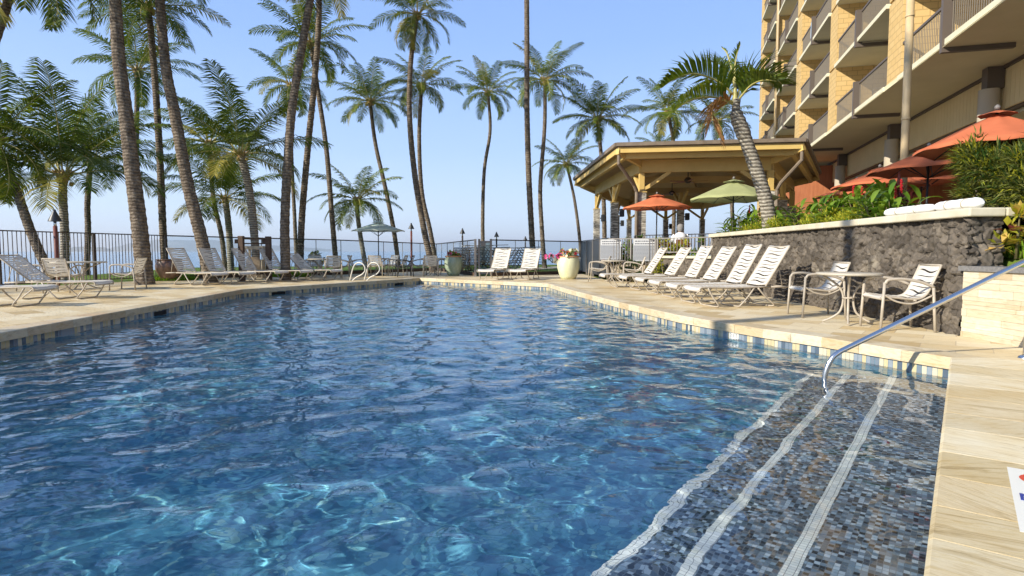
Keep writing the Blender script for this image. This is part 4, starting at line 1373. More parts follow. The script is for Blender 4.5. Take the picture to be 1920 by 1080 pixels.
# dark solid panels
sp_ = empty('solid_panel_fence', (FENCE[7].x, FENCE[7].y, 0), 0, 'dark solid panel fence running towards the metal signs', 'fence')
a, b = FENCE[7], FENCE[8]
for j in range(4):
    p = a.lerp(b, j / 4); q = a.lerp(b, (j + 1) / 4)
    mb = MB(); mb.beam(p.lerp(q, 0.02) + Vector((0, 0, 0.78)), p.lerp(q, 0.98) + Vector((0, 0, 0.78)), 0.03, 1.32); mb.build('panel', M['dark_metal'], sp_, True)
    mb = MB(); mb.box(p.x - 0.035, p.x + 0.035, p.y - 0.035, p.y + 0.035, 0, 1.47); mb.build('post', M['grey_metal'], sp_, True)
mb = MB(); mb.beam((a.x, a.y, 1.47), (b.x, b.y, 1.47), 0.06, 0.04); mb.build('top_rail', M['dark_metal'], sp_, True)
# terrace railing behind the plants
tr0 = Vector((6.4, 18.6, 0)); tr1 = Vector((8.3, 17.6, 0)); tr2 = Vector((8.1, 10.2, 0))
bar_fence('bar_fence', [tr1, tr2], [0.55, 0.55], [1.65, 1.65], 'dark terrace railing under the coral umbrellas', M['dark_metal'], 0.13, 2.5)
bar_fence('bar_fence', [Vector((4.6, 22.3, 0)), Vector((7.0, 19.7, 0)), tr0], [0.55] * 3, [1.62] * 3, 'dark terrace railing in front of the stone columns', M['dark_metal'], 0.13, 2.5)

# sign panels on the bar fence
def sign(u0, u1, v0, v1, lab, seed):
    uc = (u0 + u1) / 2
    # point on the fence line seen at uc
    best = min([i / 400 for i in range(401)], key=lambda t_: abs(960 + F * (B0.lerp(B1, t_).x / B0.lerp(B1, t_).y) - uc))
    c = B0.lerp(B1, best) - bin_ * 0.06
    zc1 = at(uc, v0, c.y).z; zc0 = at(uc, v1, c.y).z
    w = (u1 - u0) / F * c.y; h = zc1 - zc0
    X = Vector((1, 0, 0)); X = (X * 0.9 + bd * 0.25).normalized(); Nn = Vector((X.y, -X.x, 0))
    root = empty('metal_sign', (c.x, c.y, zc0), 0, lab, 'sign', 'metal sign panels on the bar fence')
    mb = MB(); mb.obb(c - X * w / 2 + Vector((0, 0, zc0)), X * w, Nn * 0.012, (0, 0, h)); mb.build('panel', M['sign_face'], root, True)
    o_ = c + Nn * 0.014
    mb = MB(); mb.obb(o_ - X * (w / 2 - 0.012) + Vector((0, 0, zc0 + h * 0.71)), X * (w - 0.024), Nn * 0.003, (0, 0, h * 0.27)); mb.build('header', M['sign_head'], root, True)
    mb = MB(); r = random.Random(seed)
    for fr_ in ((0, w, -0.008, 0.014), (0, w, h - 0.008, 0.014)):
        mb.obb(o_ - X * (w / 2) + Vector((0, 0, zc0 + fr_[2])), X * w, Nn * 0.01, (0, 0, fr_[3]))
    for s_ in (0, w - 0.014): mb.obb(o_ - X * (w / 2 - s_) + Vector((0, 0, zc0 + 0.007)), X * 0.014, Nn * 0.010, (0, 0, h - 0.016))
    mb.build('edge_frame', M['sign_head'], root, True)
    mb = MB()
    for j in range(2):
        x = 0.06
        while x < w - 0.09:
            l_ = r.uniform(0.03, 0.075)
            mb.obb(o_ - X * (w / 2 - x) + Vector((0, 0, zc0 + h * (0.87 - 0.115 * j))) + Nn * 0.004, X * l_, Nn * 0.001, (0, 0, h * 0.055)); x += l_ + 0.014
    for j in range(10):
        x = 0.05; e_ = w - r.uniform(0.05, 0.25)
        while x < e_:
            l_ = r.uniform(0.02, 0.06)
            mb.obb(o_ - X * (w / 2 - x) + Vector((0, 0, zc0 + h * (0.64 - 0.062 * j))) - Nn * 0.0005, X * l_, Nn * 0.001, (0, 0, h * 0.012)); x += l_ + 0.012
    mb.build('lettering', M['sign_ink'], root, True)


sign(1127, 1165, 449, 486, 'left metal rules sign panel on the bar fence, next to the dark panels', 1)
sign(1189, 1233, 448, 489, 'right metal rules sign panel on the bar fence, behind the farthest white lounger', 2)

# dark wooden gate and a beige bin behind the loungers on the left
p = at(452, 446, 20.0); q = at(503, 446, 20.6)
wg = empty('wooden_gate', (p.x, p.y, 0), 0, 'dark brown wooden gate frame behind the left row of loungers', 'gate')
for c in (p, q):
    mb = MB(); mb.box(c.x - 0.08, c.x + 0.08, c.y - 0.08, c.y + 0.08, 0, 1.53); mb.build('post', M['kerb_wood'], wg, True)
    mb = MB(); mb.box(c.x - 0.20, c.x - 0.082, c.y - 0.05, c.y + 0.05, 1.28, 1.42); mb.build('latch_block', M['kerb_wood'], wg, True)
mb = MB(); mb.beam((p.x + .08, p.y, 1.44), (q.x - .08, q.y, 1.44), 0.05, 0.05); mb.beam((p.x + .08, p.y, 1.28), (q.x - .08, q.y, 1.28), 0.05, 0.04); mb.beam((p.x + .08, p.y, 0.25), (q.x - .08, q.y, 0.25), 0.05, 0.06); mb.build('crossbar', M['kerb_wood'], wg, True)
p = at(479, 461, 21.3)
bn = empty('litter_bin', (p.x, p.y, 0), 0.1, 'beige litter bin with a dull brown front between the left loungers', 'bin')
mb = MB(); mb.box(-0.27, 0.27, -0.2, 0.2, 0.04, 0.72); mb.build('body', M['bin'], bn)
mb = MB(); mb.box(-0.32, 0.32, -0.24, 0.24, 1.08, 1.2); mb.build('hood', M['bin'], bn)
for x in (-0.25, 0.25):
    mb = MB(); mb.box(x - 0.035, x + 0.035, 0.1, 0.17, 0.72, 1.08); mb.build('hood_post', M['bin'], bn)
mb = MB(); mb.box(-0.2, 0.2, -0.216, -0.202, 0.1, 0.82)
mb.build('front_panel', M['bin_front'], bn)


# ================================================================== TORCHES, POTS, UMBRELLAS
def torch(u, vt, Y, lab, z0=0.0, red=True, s=1.0):
    p = at(u, vt, Y)
    root = empty('tiki_torch', (p.x, Y, z0), 0, lab, 'torch', 'tiki torches along the shore side')
    h = p.z - z0
    mb = MB(); mb.tube([(0, 0, 0), (0, 0, h - 0.42 * s)], 0.05 * s, 10); mb.build('pole', M['torch_red'] if red else M['brown_metal'], root)
    mb = MB(); mb.lathe([(0.15 * s, h - 0.30 * s), (0.145 * s, h - 0.27 * s), (0.04 * s, h - 0.05 * s), (0.03 * s, h), (0.0, h)], (0, 0, 0), 16); mb.lathe([(0.0, h - 0.29 * s), (0.15 * s, h - 0.30 * s)], (0, 0, 0), 16)
    mb.build('cone_cap', M['dark_metal'], root)
    mb = MB(); mb.tube([(0, 0, h - 0.43 * s), (0, 0, h - 0.29 * s)], 0.035 * s, 8); mb.build('burner', M['steel'], root)


torch(102, 393, 17.5, 'large tiki torch with a dark cone cap behind the left bar fence', -0.3, True, 1.15)
torch(771, 418, 30, 'tiki torch on a red pole right of the striped umbrella', 0, True)
torch(867, 428, 33, 'thin dark tiki torch above the green pot', 0, False)
torch(931, 435, 36, 'thin tiki torch just right of the glass gate', 0, False)
torch(985, 443, 40, 'smallest tiki torch in front of the tall palm trunk', 0, False)


def pot(name, u, vb, prof, h, m, lab, rim=None, cat='planter'):
    p = G(u, vb)
    root = empty(name, (p.x, p.y + 0.3, 0), 0, lab, cat)
    mb = MB(); mb.lathe([(r, z * h) for r, z in prof], (0, 0, 0), 40)
    mb.build('body', m, root)
    rt = prof[-1][0]
    mb = MB(); mb.lathe([(rt + 0.0, h - 0.02), (rt + 0.035, h - 0.012), (rt + 0.035, h + 0.025), (rt - 0.03, h + 0.03), (rt - 0.04, h - 0.04)], (0, 0, 0), 40); mb.build('rim', rim or m, root)
    mb = MB(); mb.lathe([(0.0, h - 0.045), (rt - 0.03, h - 0.045)], (0, 0, 0), 24, 0, False); mb.build('soil', M['soil'], root)
    return root, h


gp, gh = pot('glazed_pot', 849, 517.5, [(0.0, 0.0), (0.22, 0.0), (0.27, 0.12), (0.36, 0.42), (0.385, 0.66), (0.375, 0.82), (0.33, 0.95), (0.31, 1.0)], 0.80, M['pot_green'], 'mottled green glazed pot with pink flowers beside the stacked loungers', M['terracotta'])
cp, ch = pot('glazed_pot', 1067, 524, [(0.0, 0.0), (0.26, 0.0), (0.32, 0.15), (0.405, 0.5), (0.41, 0.72), (0.39, 0.9), (0.36, 1.0)], 0.82, M['pot_cream'], 'large cream glazed pot with mixed flowers by the dark panel fence', M['terracotta'])
bp, bh = pot('glazed_pot', 309, 527, [(0.0, 0.0), (0.22, 0.0), (0.30, 0.15), (0.42, 0.50), (0.44, 0.70), (0.40, 0.93), (0.37, 1.0)], 0.72, M['pot_brown'], 'shiny bronze brown round pot beside the thick palm trunk', None)


def umbrella(u, vt, Y, R, zfloor, m, lab, rz=0.0, drop=0.42, tilt=0, group='umbrellas on the restaurant terrace', vent=True):
    p = at(u, vt, Y); root = empty('umbrella', (p.x, Y, zfloor), rz, lab, 'umbrella', group)
    h = p.z - zfloor; n_ = 8
    mb = MB(); vs = []; fs = []; rings = 8; sub = 6
    for i in range(rings + 1):
        t_ = i / rings
        for k in range(n_ * sub):
            a = 2 * PI * k / (n_ * sub); fr = (k % sub) / sub
            sag = math.sin(PI * fr)
            r = R * t_ * (1 - 0.055 * sag)
            z = h - 0.06 - drop * (t_ ** 1.12) - 0.035 * sag * t_ * (1 - t_) * 4 * 0.5 + 0.03 * sag * (t_ ** 3)
            vs.append((r * math.cos(a), r * math.sin(a), z))
    K = n_ * sub
    for i in range(rings):
        for k in range(K):
            k2 = (k + 1) % K; fs.append((i * K + k, (i + 1) * K + k, (i + 1) * K + k2, i * K + k2))
    for k in range(K):      # short valance
        x, y, z = vs[rings * K + k]; vs.append((x * 0.995, y * 0.995, z - 0.035))
    for k in range(K):
        k2 = (k + 1) % K; fs.append((rings * K + k, (rings + 1) * K + k, (rings + 1) * K + k2, rings * K + k2))
    mb.add(vs, fs, 0, True)
    mb.build('canopy', m, root)
    if vent:
        mb = MB(); vs = [(0, 0, h - 0.0)]
        for k in range(K):
            a = 2 * PI * k / K; r = R * 0.24 * (1 - 0.05 * math.sin(PI * (k % sub) / sub)); vs.append((r * math.cos(a), r * math.sin(a), h - 0.085 + 0.015 * math.sin(PI * (k % sub) / sub)))
        mb.add(vs, [(0, 1 + k, 1 + (k + 1) % K) for k in range(K)], 0, True); mb.build('vent', m, root)
    mb = MB(); mb.tube([(0, 0, 0.05), (0, 0, h + 0.02)], 0.022, 10); mb.build('pole', M['dark_metal'], root)
    mb = MB(); mb.lathe([(0.0, h), (0.035, h + 0.01), (0.04, h + 0.045), (0.015, h + 0.075), (0.0, h + 0.08)], (0, 0, 0), 12); mb.build('finial', M['grey_metal'], root)
    mb = MB()
    for k in range(n_):
        a = 2 * PI * k / n_; d = Vector((math.cos(a), math.sin(a), 0))
        mb.tube([d * 0.03 + Vector((0, 0, h - 0.09)), d * R * 0.5 + Vector((0, 0, h - 0.09 - drop * 0.47)), d * R * 0.99 + Vector((0, 0, h - 0.085 - drop))], 0.009, 5)
        mb.tube([d * 0.03 + Vector((0, 0, h - 0.62)), d * R * 0.5 + Vector((0, 0, h - 0.11 - drop * 0.47))], 0.008, 5)
    mb.build('ribs', M['dark_metal'], root)
    mb = MB(); mb.lathe([(0.0, 0.09), (0.04, 0.09), (0.24, 0.05), (0.26, 0.0), (0.0, 0.0)], (0, 0, 0), 20); mb.build('base', M['dark_metal'], root)
    return root


umbrella(1870, 206, 8.9, 1.02, 0.55, M['can_red'], 'nearest coral umbrella, largest, above the bushy plant at the right edge', 0.2, 0.50)
umbrella(1742, 275, 12.0, 1.08, 0.55, M['can_red'], 'coral umbrella whose canopy hides part of the tall tan pole', 0.1, 0.42)
umbrella(1650, 314, 14.6, 1.05, 0.55, M['can_red'], 'third coral umbrella, just left of the tall pole', 0.3, 0.40)
umbrella(1729, 312, 15.6, 1.0, 0.55, M['can_red'], 'coral umbrella tucked behind the pole, right of the third one', 0.0, 0.36)
umbrella(1607, 337, 17.6, 1.12, 0.55, M['can_red'], 'farthest coral umbrella in shade below the redwood wall', 0.15, 0.42)
umbrella(1232, 364, 20.8, 1.2, 0.55, M['can_orange'], 'orange umbrella in front of the pavilion opening', 0.35, 0.42)
umbrella(1376, 336, 17.4, 1.27, 0.55, M['can_green'], 'sage green umbrella behind the leaning palm', 0.12, 0.52)
umbrella(709, 414, 25.0, 1.10, 0.0, M['can_stripe'], 'green and white striped umbrella over a table by the glass fence', 0.2, 0.36, 0, 'umbrella by the glass fence')

# ================================================================== FURNITURE
def prof_at(P, cum, s):
    s = max(0, min(cum[-1], s))
    for i in range(len(P) - 1):
        if s <= cum[i + 1] + 1e-9:
            t_ = (s - cum[i]) / max(1e-9, cum[i + 1] - cum[i])
            return P[i].lerp(P[i + 1], t_)
    return P[-1].copy()


def sling(prof, hw, ns, gap=0.016, amp=0.014):
    """strap sling along a side profile (x, z), with S-shaped slots"""
    P = catmull([Vector((x, 0, z)) for x, z in prof], 6)
    cum = [0]
    for a, b in zip(P, P[1:]): cum.append(cum[-1] + (b - a).length)
    L = cum[-1]; mb = MB(); ny = 12
    def edge(k, y, sgn):
        base = L * k / ns
        if k == 0 or k == ns: return base
        yy = y / hw; A = amp if k % 2 else amp * 0.25
        w = A * math.sin(PI * yy * 1.15 + (0.4 if k % 4 == 1 else -0.4))
        g = gap * (max(0.0, 1 - (abs(yy) / 0.86) ** 6)) * (1.0 if k % 2 else 0.55)
        return base + w + sgn * g / 2
    for k in range(ns):
        sub = 2; vs = []
        for j in range(sub + 1):
            for i in range(ny + 1):
                y = -hw + 2 * hw * i / ny
                s0 = edge(k, y, 1); s1 = edge(k + 1, y, -1)
                p = prof_at(P, cum, s0 + (s1 - s0) * j / sub)
                bulge = 0.004 if j == 1 else 0
                sagz = -0.018 * (1 - (y / hw) ** 2)
                vs.append((p.x, y, p.z + bulge + sagz))
        fs = []
        for j in range(sub):
            for i in range(ny):
                a = j * (ny + 1) + i; fs.append((a, a + 1, a + ny + 2, a + ny + 1))
        mb.add(vs, fs, 0, True)
    return mb


def make_lounger(back_deg, legs=True):
    """foot end at -x, head at +x"""
    root = empty('sun_lounger')
    tag(root, 'x', 'sun lounger')
    zs = 0.37; xf = -1.12; xb = 0.20; BL = 0.86
    A = math.radians(back_deg); bx = math.cos(A); bz = math.sin(A)
    hw = 0.30
    fr = MB()
    for y in (-hw - 0.012, hw + 0.012):
        fr.tube(catmull([Vector((xf + 0.02, y, zs - 0.07)), Vector((xf + 0.03, y, zs - 0.02)), Vector((xf + 0.12, y, zs)), Vector((-0.5, y, zs - 0.012)), Vector((xb + 0.10, y, zs))], 4), 0.016, 7)
    for x, z in ((xf + 0.02, zs - 0.07), (-0.45, zs - 0.035), (xb + 0.1, zs - 0.01)):
        fr.tube([(x, -hw - 0.012, z), (x, hw + 0.012, z)], 0.014, 6)
    fr.build('frame', M['frame'], root)
    bf = MB(); hx = xb; hz = zs + 0.005
    for y in (-hw - 0.006, hw + 0.006):
        bf.tube([(hx, y, hz), (hx + bx * BL, y, hz + bz * BL), (hx + bx * (BL + 0.015) + 0.0, y * 0.97, hz + bz * (BL + 0.015))], 0.016, 7)
    bf.tube([(hx + bx * BL, -hw, hz + bz * BL), (hx + bx * BL, hw, hz + bz * BL)], 0.015, 6)
    if back_deg > 10:
        bf.tube([(hx + bx * BL * 0.62, -hw * .8, hz + bz * BL * 0.62), (hx + bx * BL * .62 + 0.10, -hw * .8, zs - 0.02)], 0.009, 5)
        bf.tube([(hx + bx * BL * 0.62, hw * .8, hz + bz * BL * 0.62), (hx + bx * BL * .62 + 0.10, hw * .8, zs - 0.02)], 0.009, 5)
    bf.build('back_frame', M['frame'], root)
    if back_deg > 10:
        ext = MB()
        for y in (-hw - 0.012, hw + 0.012): ext.tube([(xb + 0.1, y, zs), (xb + 0.52, y, zs - 0.01)], 0.016, 7)
        ext.tube([(xb + 0.52, -hw, zs - 0.01), (xb + 0.52, hw, zs - 0.01)], 0.014, 6)
        ext.build('rear_extension', M['frame'], root)
    sling([(xf + 0.03, zs - 0.045), (xf + 0.07, zs + 0.004), (xf + 0.3, zs + 0.012), (-0.4, zs - 0.004), (xb - 0.02, zs + 0.012)], hw, 14).build('seat_straps', M['strap'], root)
    sling([(hx + bx * 0.03 - bz * 0.012, hz + bz * 0.03 + 0.012), (hx + bx * BL * 0.5 - bz * 0.002, hz + bz * BL * 0.5), (hx + bx * BL - bz * 0.012, hz + bz * BL + bx * 0.012), (hx + bx * (BL + .02) + bz * .01, hz + bz * (BL + 0.012))], hw, 12, 0.026, 0.018).build('back_straps', M['strap'], root)
    if legs:
        def uleg(xt, xo, name='leg'):
            m_ = MB(); y = hw + 0.012
            m_.tube(catmull([Vector((xt, -y, zs - 0.01)), Vector(((xt + xo) / 2, -y - 0.012, zs * 0.5)), Vector((xo, -y - 0.02, 0.05)), Vector((xo, -y + 0.05, 0.016)), Vector((xo, 0, 0.014)), Vector((xo, y - 0.05, 0.016)), Vector((xo, y + 0.02, 0.05)), Vector(((xt + xo) / 2, y + 0.012, zs * 0.5)), Vector((xt, y, zs - 0.01))], 4), 0.0155, 7)
            m_.build(name, M['frame'], root)
        uleg(xf + 0.18, xf + 0.38)
        uleg(-0.02, -0.30)
        uleg(0.04, 0.36)
    return root


def make_chair(fabric='strap', dark=False):
    """faces +x"""
    root = empty('patio_chair')
    tag(root, 'x', 'chair')
    fm = M['frame'] if not dark else M['dark_metal']; st = M['strap'] if not dark else M['dark_mesh']
    hw = 0.25; Y_ = 0.29
    m = MB()
    for y in (-hw, hw):
        m.tube(catmull([Vector((-0.40, y, 0.84)), Vector((-0.33, y, 0.66)), Vector((-0.24, y, 0.47)), Vector((-0.12, y, 0.41)), Vector((0.10, y, 0.425)), Vector((0.25, y, 0.44)), Vector((0.29, y, 0.41))], 4), 0.014, 7)
    m.tube([(-0.40, -hw, 0.84), (-0.40, hw, 0.84)], 0.013, 6); m.tube([(0.29, -hw, 0.41), (0.29, hw, 0.41)], 0.013, 6)
    m.tube([(-0.1, -Y_, 0.395), (-0.1, Y_, 0.395)], 0.012, 6)
    m.build('seat_frame', fm, root)
    for y in (-Y_, Y_):
        m = MB(); m.tube([(0.30, y, 0.0), (0.27, y, 0.62)], 0.018, 8); m.build('leg', fm, root)
        m = MB(); m.tube([(-0.34, y, 0.0), (-0.30, y, 0.56)], 0.018, 8); m.build('leg', fm, root)
        m = MB(); m.tube(catmull([Vector((0.265, y, 0.605)), Vector((0.22, y, 0.655)), Vector((0.05, y, 0.665)), Vector((-0.15, y, 0.63)), Vector((-0.31, y, 0.565))], 5), 0.019, 8); m.build('arm', fm, root)
        m = MB(); m.tube(catmull([Vector((0.28, y, 0.47)), Vector((0.12, y, 0.38)), Vector((-0.08, y, 0.36)), Vector((-0.31, y, 0.47))], 5), 0.012, 7); m.build('side_stretcher', fm, root)
    sling([(-0.405, 0.845), (-0.33, 0.665), (-0.24, 0.48), (-0.13, 0.425), (0.10, 0.44), (0.25, 0.455), (0.30, 0.425)], hw, 13, 0.022, 0.016).build('straps', st, root)
    return root


def make_table(R=0.5, h=0.71):
    root = empty('patio_table')
    tag(root, 'x', 'table')
    m = MB(); m.lathe([(0.0, h - 0.02), (R - 0.01, h - 0.02), (R, h - 0.01), (R, h + 0.008), (R - 0.012, h + 0.016), (0.0, h + 0.016)], (0, 0, 0), 36); m.build('table_top', M['table'], root)
    for k in range(4):
        a = PI / 4 + k * PI / 2; d = Vector((math.cos(a), math.sin(a), 0))
        m = MB(); m.tube(catmull([d * R * 0.78 + Vector((0, 0, h - 0.03)), d * R * 0.34 + Vector((0, 0, h - 0.16)), d * R * 0.15 + Vector((0, 0, h * 0.55)), d * R * 0.22 + Vector((0, 0, h * 0.25)), d * R * 0.48 + Vector((0, 0, 0.07)), d * R * 0.74 + Vector((0, 0, 0.015))], 5), 0.016, 7)
        m.build('leg', M['frame'], root)
    m = MB(); m.lathe([(R * 0.16, h * 0.5), (R * 0.19, h * 0.5), (R * 0.19, h * 0.53), (R * 0.16, h * 0.53), (R * 0.16, h * 0.5)], (0, 0, 0), 16); m.build('hub_ring', M['frame'], root)
    return root


def place(proto, loc, rz, label, group, used=set()):
    if proto.name in used: o = copy_tree(proto)
    else: o = proto; used.add(proto.name)
    o.location = loc; o.rotation_euler = (0, 0, rz); o['label'] = label; o['group'] = group
    return o


L60 = make_lounger(57); L60b = make_lounger(61); L52 = make_lounger(40); L0 = make_lounger(2)
# right-hand row: front near leg of each one fixes its place
axis = Vector((0.99, 0.14, 0)).normalized()
row = [(1347, 578, 'nearest white strap lounger by the lava wall, beside the chair and table'),
       (1303, 570, 'second white strap lounger from the chair and table, overlapping the nearest one'),
       (1266, 560, 'third white strap lounger along the lava wall, counting from the handrail side'),
       (1234, 552, 'fourth white strap lounger along the lava wall, third from the far end'),
       (1200, 545, 'white strap lounger second from the far end, below the low lava wall'),
       (1158, 540, 'farthest white strap lounger of the right row, in front of the sign panel')]
G1 = 'white strap loungers in a row along the lava wall'
for i, (u, v, lab) in enumerate(row):
    p = G(u, v); rz = math.atan2(axis.y, axis.x) + (0.05, -0.02, 0.02, 0.0, 0.03, -0.05)[i]
    lx, ly = -0.74, -0.33
    c, s_ = math.cos(rz), math.sin(rz)
    place(L60b if i in (1, 3) else L60, (p.x - (lx * c - ly * s_), p.y - (lx * s_ + ly * c), 0.004), rz, lab, G1)
# left row, heads towards the fence, feet towards the pool
G2 = 'tan strap loungers in a row on the left side of the pool'
lrow = [(329, 18.3, 'leftmost tan lounger of the left row, its raised back beside the bronze pot'),
        (388, 19.0, 'tan lounger second from the bronze pot, in front of the leaning palm trunk'),
        (447, 19.9, 'tan lounger just left of the beige bin, under the wooden gate'),
        (498, 20.7, 'tan lounger just right of the beige bin')]
axl = Vector((-0.93, 0.37, 0)).normalized()
for i, (u, Y_, lab) in enumerate(lrow):
    h = at(u, 470, Y_); rz = math.atan2(axl.y, axl.x) + (0.02, -0.05, 0.04, 0)[i]
    hd = 0.20 + math.cos(math.radians(57)) * 0.86
    place(L60, (h.x - hd * math.cos(rz), h.y - hd * math.sin(rz), 0.004), rz, lab, G2)
h = at(547, 470, 21.4); rz = math.atan2(axl.y, axl.x)
place(L52, (h.x - .86 * math.cos(rz), h.y - .86 * math.sin(rz), 0.004), rz, 'tan lounger with the lowest reclined back, in front of the dark palm trunk', G2)
for (x, y, lab) in ((-9.75, 10.95, 'tan lounger nearest the camera at the left edge, cut off by the frame'),
                    (-9.9, 12.75, 'tan lounger behind the nearest one at the left edge, in front of the chairs')):
    place(L52, (x, y, 0.004), PI + 0.06, lab, 'tan loungers at the left edge of the frame')
# two at the far end, heads away from the camera
for (u0, u1, lab) in ((922, 960, 'white lounger beside the glass gate at the far end of the pool'), (980, 1012, 'white lounger next to the cream pot at the far end of the pool')):
    h = at((u0 + u1) / 2 + 3, 465, 22.3); rz = math.radians(70)
    place(L60, (h.x - 0.67 * math.cos(rz), h.y - 0.67 * math.sin(rz), 0.004), rz, lab, 'pair of white loungers at the far end')
# stacks of flat loungers behind the glass gate
k = 0
for (x, y, rz, cnt, nm) in ((-1.95, 27.6, 1.2, 8, 'left of the glass gate'), (-1.25, 28.8, 0.35, 9, 'seen through the glass gate'), (0.25, 27.6, -0.3, 8, 'between the two white loungers')):
    for j in range(cnt):
        pos = 'topmost' if j == cnt - 1 else ('lowest' if j == 0 else 'somewhere in its middle')
        place(L0, (x + 0.05 * math.sin(j * 2.1), y, 0.004 + j * 0.115), rz, f'lounger in the stack {nm}, {pos}', 'stacked loungers beyond the glass gate')

CH0 = make_chair(); CHD = make_chair(dark=True)
TB = make_table(0.50); TBL = make_table(0.62, 0.73); TBS = make_table(0.42, 0.70)
GC = 'strap chairs around the tables'


def chair_at(u, v, rz, lab, proto=None, grp=GC, z=0.0):
    p = G(u, v); place(proto or CH0, (p.x, p.y, 0.004), rz, lab, grp)


# right side: two chairs and a table by the wall. They face the pool (-x)
place(CH0, (5.02, 7.75, 0.004), math.radians(172), 'white strap armchair nearest the handrail, against the lava wall', 'white armchairs by the lava wall')
place(CH0, (4.78, 9.35, 0.004), math.radians(176), 'white strap armchair between the small table and the loungers', 'white armchairs by the lava wall')
place(TBS, (4.74, 8.35, 0.004), 0.3, 'round table between the two armchairs by the lava wall', 'patio tables')
place(CH0, (2.92, 20.05, 0.004), math.radians(165), 'white strap armchair beside the cream pot', 'white armchairs below the sign panels')
place(CH0, (3.85, 19.0, 0.004), math.radians(170), 'white strap armchair in front of the left sign panel', 'white armchairs below the sign panels')
place(TBS, (3.35, 19.6, 0.004), 0.2, 'small round table between the chairs below the sign panels', 'patio tables')
# left: table with chairs
tl = at(148, 489, 15.6)
place(TBL, (tl.x, tl.y, 0.004), 0.1, 'round table inside the left bar fence with chairs around it', 'patio tables')
def ch(x, y, face_deg, lab, proto=None, grp=GC): place(proto or CH0, (x, y, 0.004), math.radians(face_deg), lab, grp)
ch(tl.x + 0.30, tl.y - 0.95, 100, 'tan chair with its back to the camera at the left table')
ch(tl.x - 0.98, tl.y - 0.15, 8, 'tan chair on the left side of the left table, seen from the side')
ch(tl.x + 1.15, tl.y + 0.15, 186, 'tan chair on the right side of the left table, beside the palm trunk')
ch(tl.x - 2.45, tl.y - 1.3, 60, 'pale chair at the very left edge of the frame by the bar fence')
# middle-left tables near the back of the deck
def P_(u, Y): return at(u, 500, Y)
for (u, Y, lab) in ((600, 23.2, 'round table behind the left loungers, nearest to the wooden gate'), (708, 25.0, 'round table holding the striped umbrella'), (812, 25.2, 'small round table left of the green pot'),):
    p = P_(u, Y); place(TB, (p.x, p.y, 0.004), 0.5, lab, 'patio tables')
for (u, Y, a, lab, pr) in ((571, 23.3, 10, 'tan chair left of the table behind the reclined lounger', None), (588, 24.3, -80, 'tan chair on the far side of the table nearest the wooden gate', None),
                           (625, 22.5, 110, 'tan chair with its back to the camera left of the pool ladder', None), (640, 24.0, 190, 'tan chair right of the table nearest the wooden gate', None),
                           (672, 24.9, 5, 'pale chair on the left side of the umbrella table', None), (706, 24.0, 92, 'tan chair with its back to the camera in front of the striped umbrella', None),
                           (728, 26.2, 230, 'pale chair on the far side of the umbrella table', None), (745, 24.8, 175, 'pale chair on the right side of the umbrella table', None),
                           (757, 23.9, 200, 'dark fabric folding style chair standing out among the tan ones', CHD), (786, 25.4, 10, 'pale chair left of the small table by the green pot', None),
                           (808, 24.2, 95, 'tan chair with its back to the camera left of the green pot', None), (832, 25.8, 215, 'pale chair partly hidden behind the green pot', None)):
    p = P_(u, Y); ch(p.x, p.y, a, lab, pr)

# chairs out on the lowest balconies
for (s_, n_, a, lab) in ((-9.3, 0.75, 150, 'pale chair on the lowest hotel balcony above the wood siding, far side of the post'), (-12.6, 0.75, 200, 'pale chair on the lowest hotel balcony, nearer side of the post'), (-13.4, 1.3, 120, 'pale chair at the back of the lowest hotel balcony beside the block wall')):
    c_ = hp(s_, n_, LV0 + 0.004); place(CH0, tuple(c_), math.radians(a), lab, 'chairs out on the hotel balconies')
c_ = hp(-11.9, 0.9, LV0 + 0.004); place(TBS, tuple(c_), 0.2, 'small round table on the lowest hotel balcony', 'patio tables')

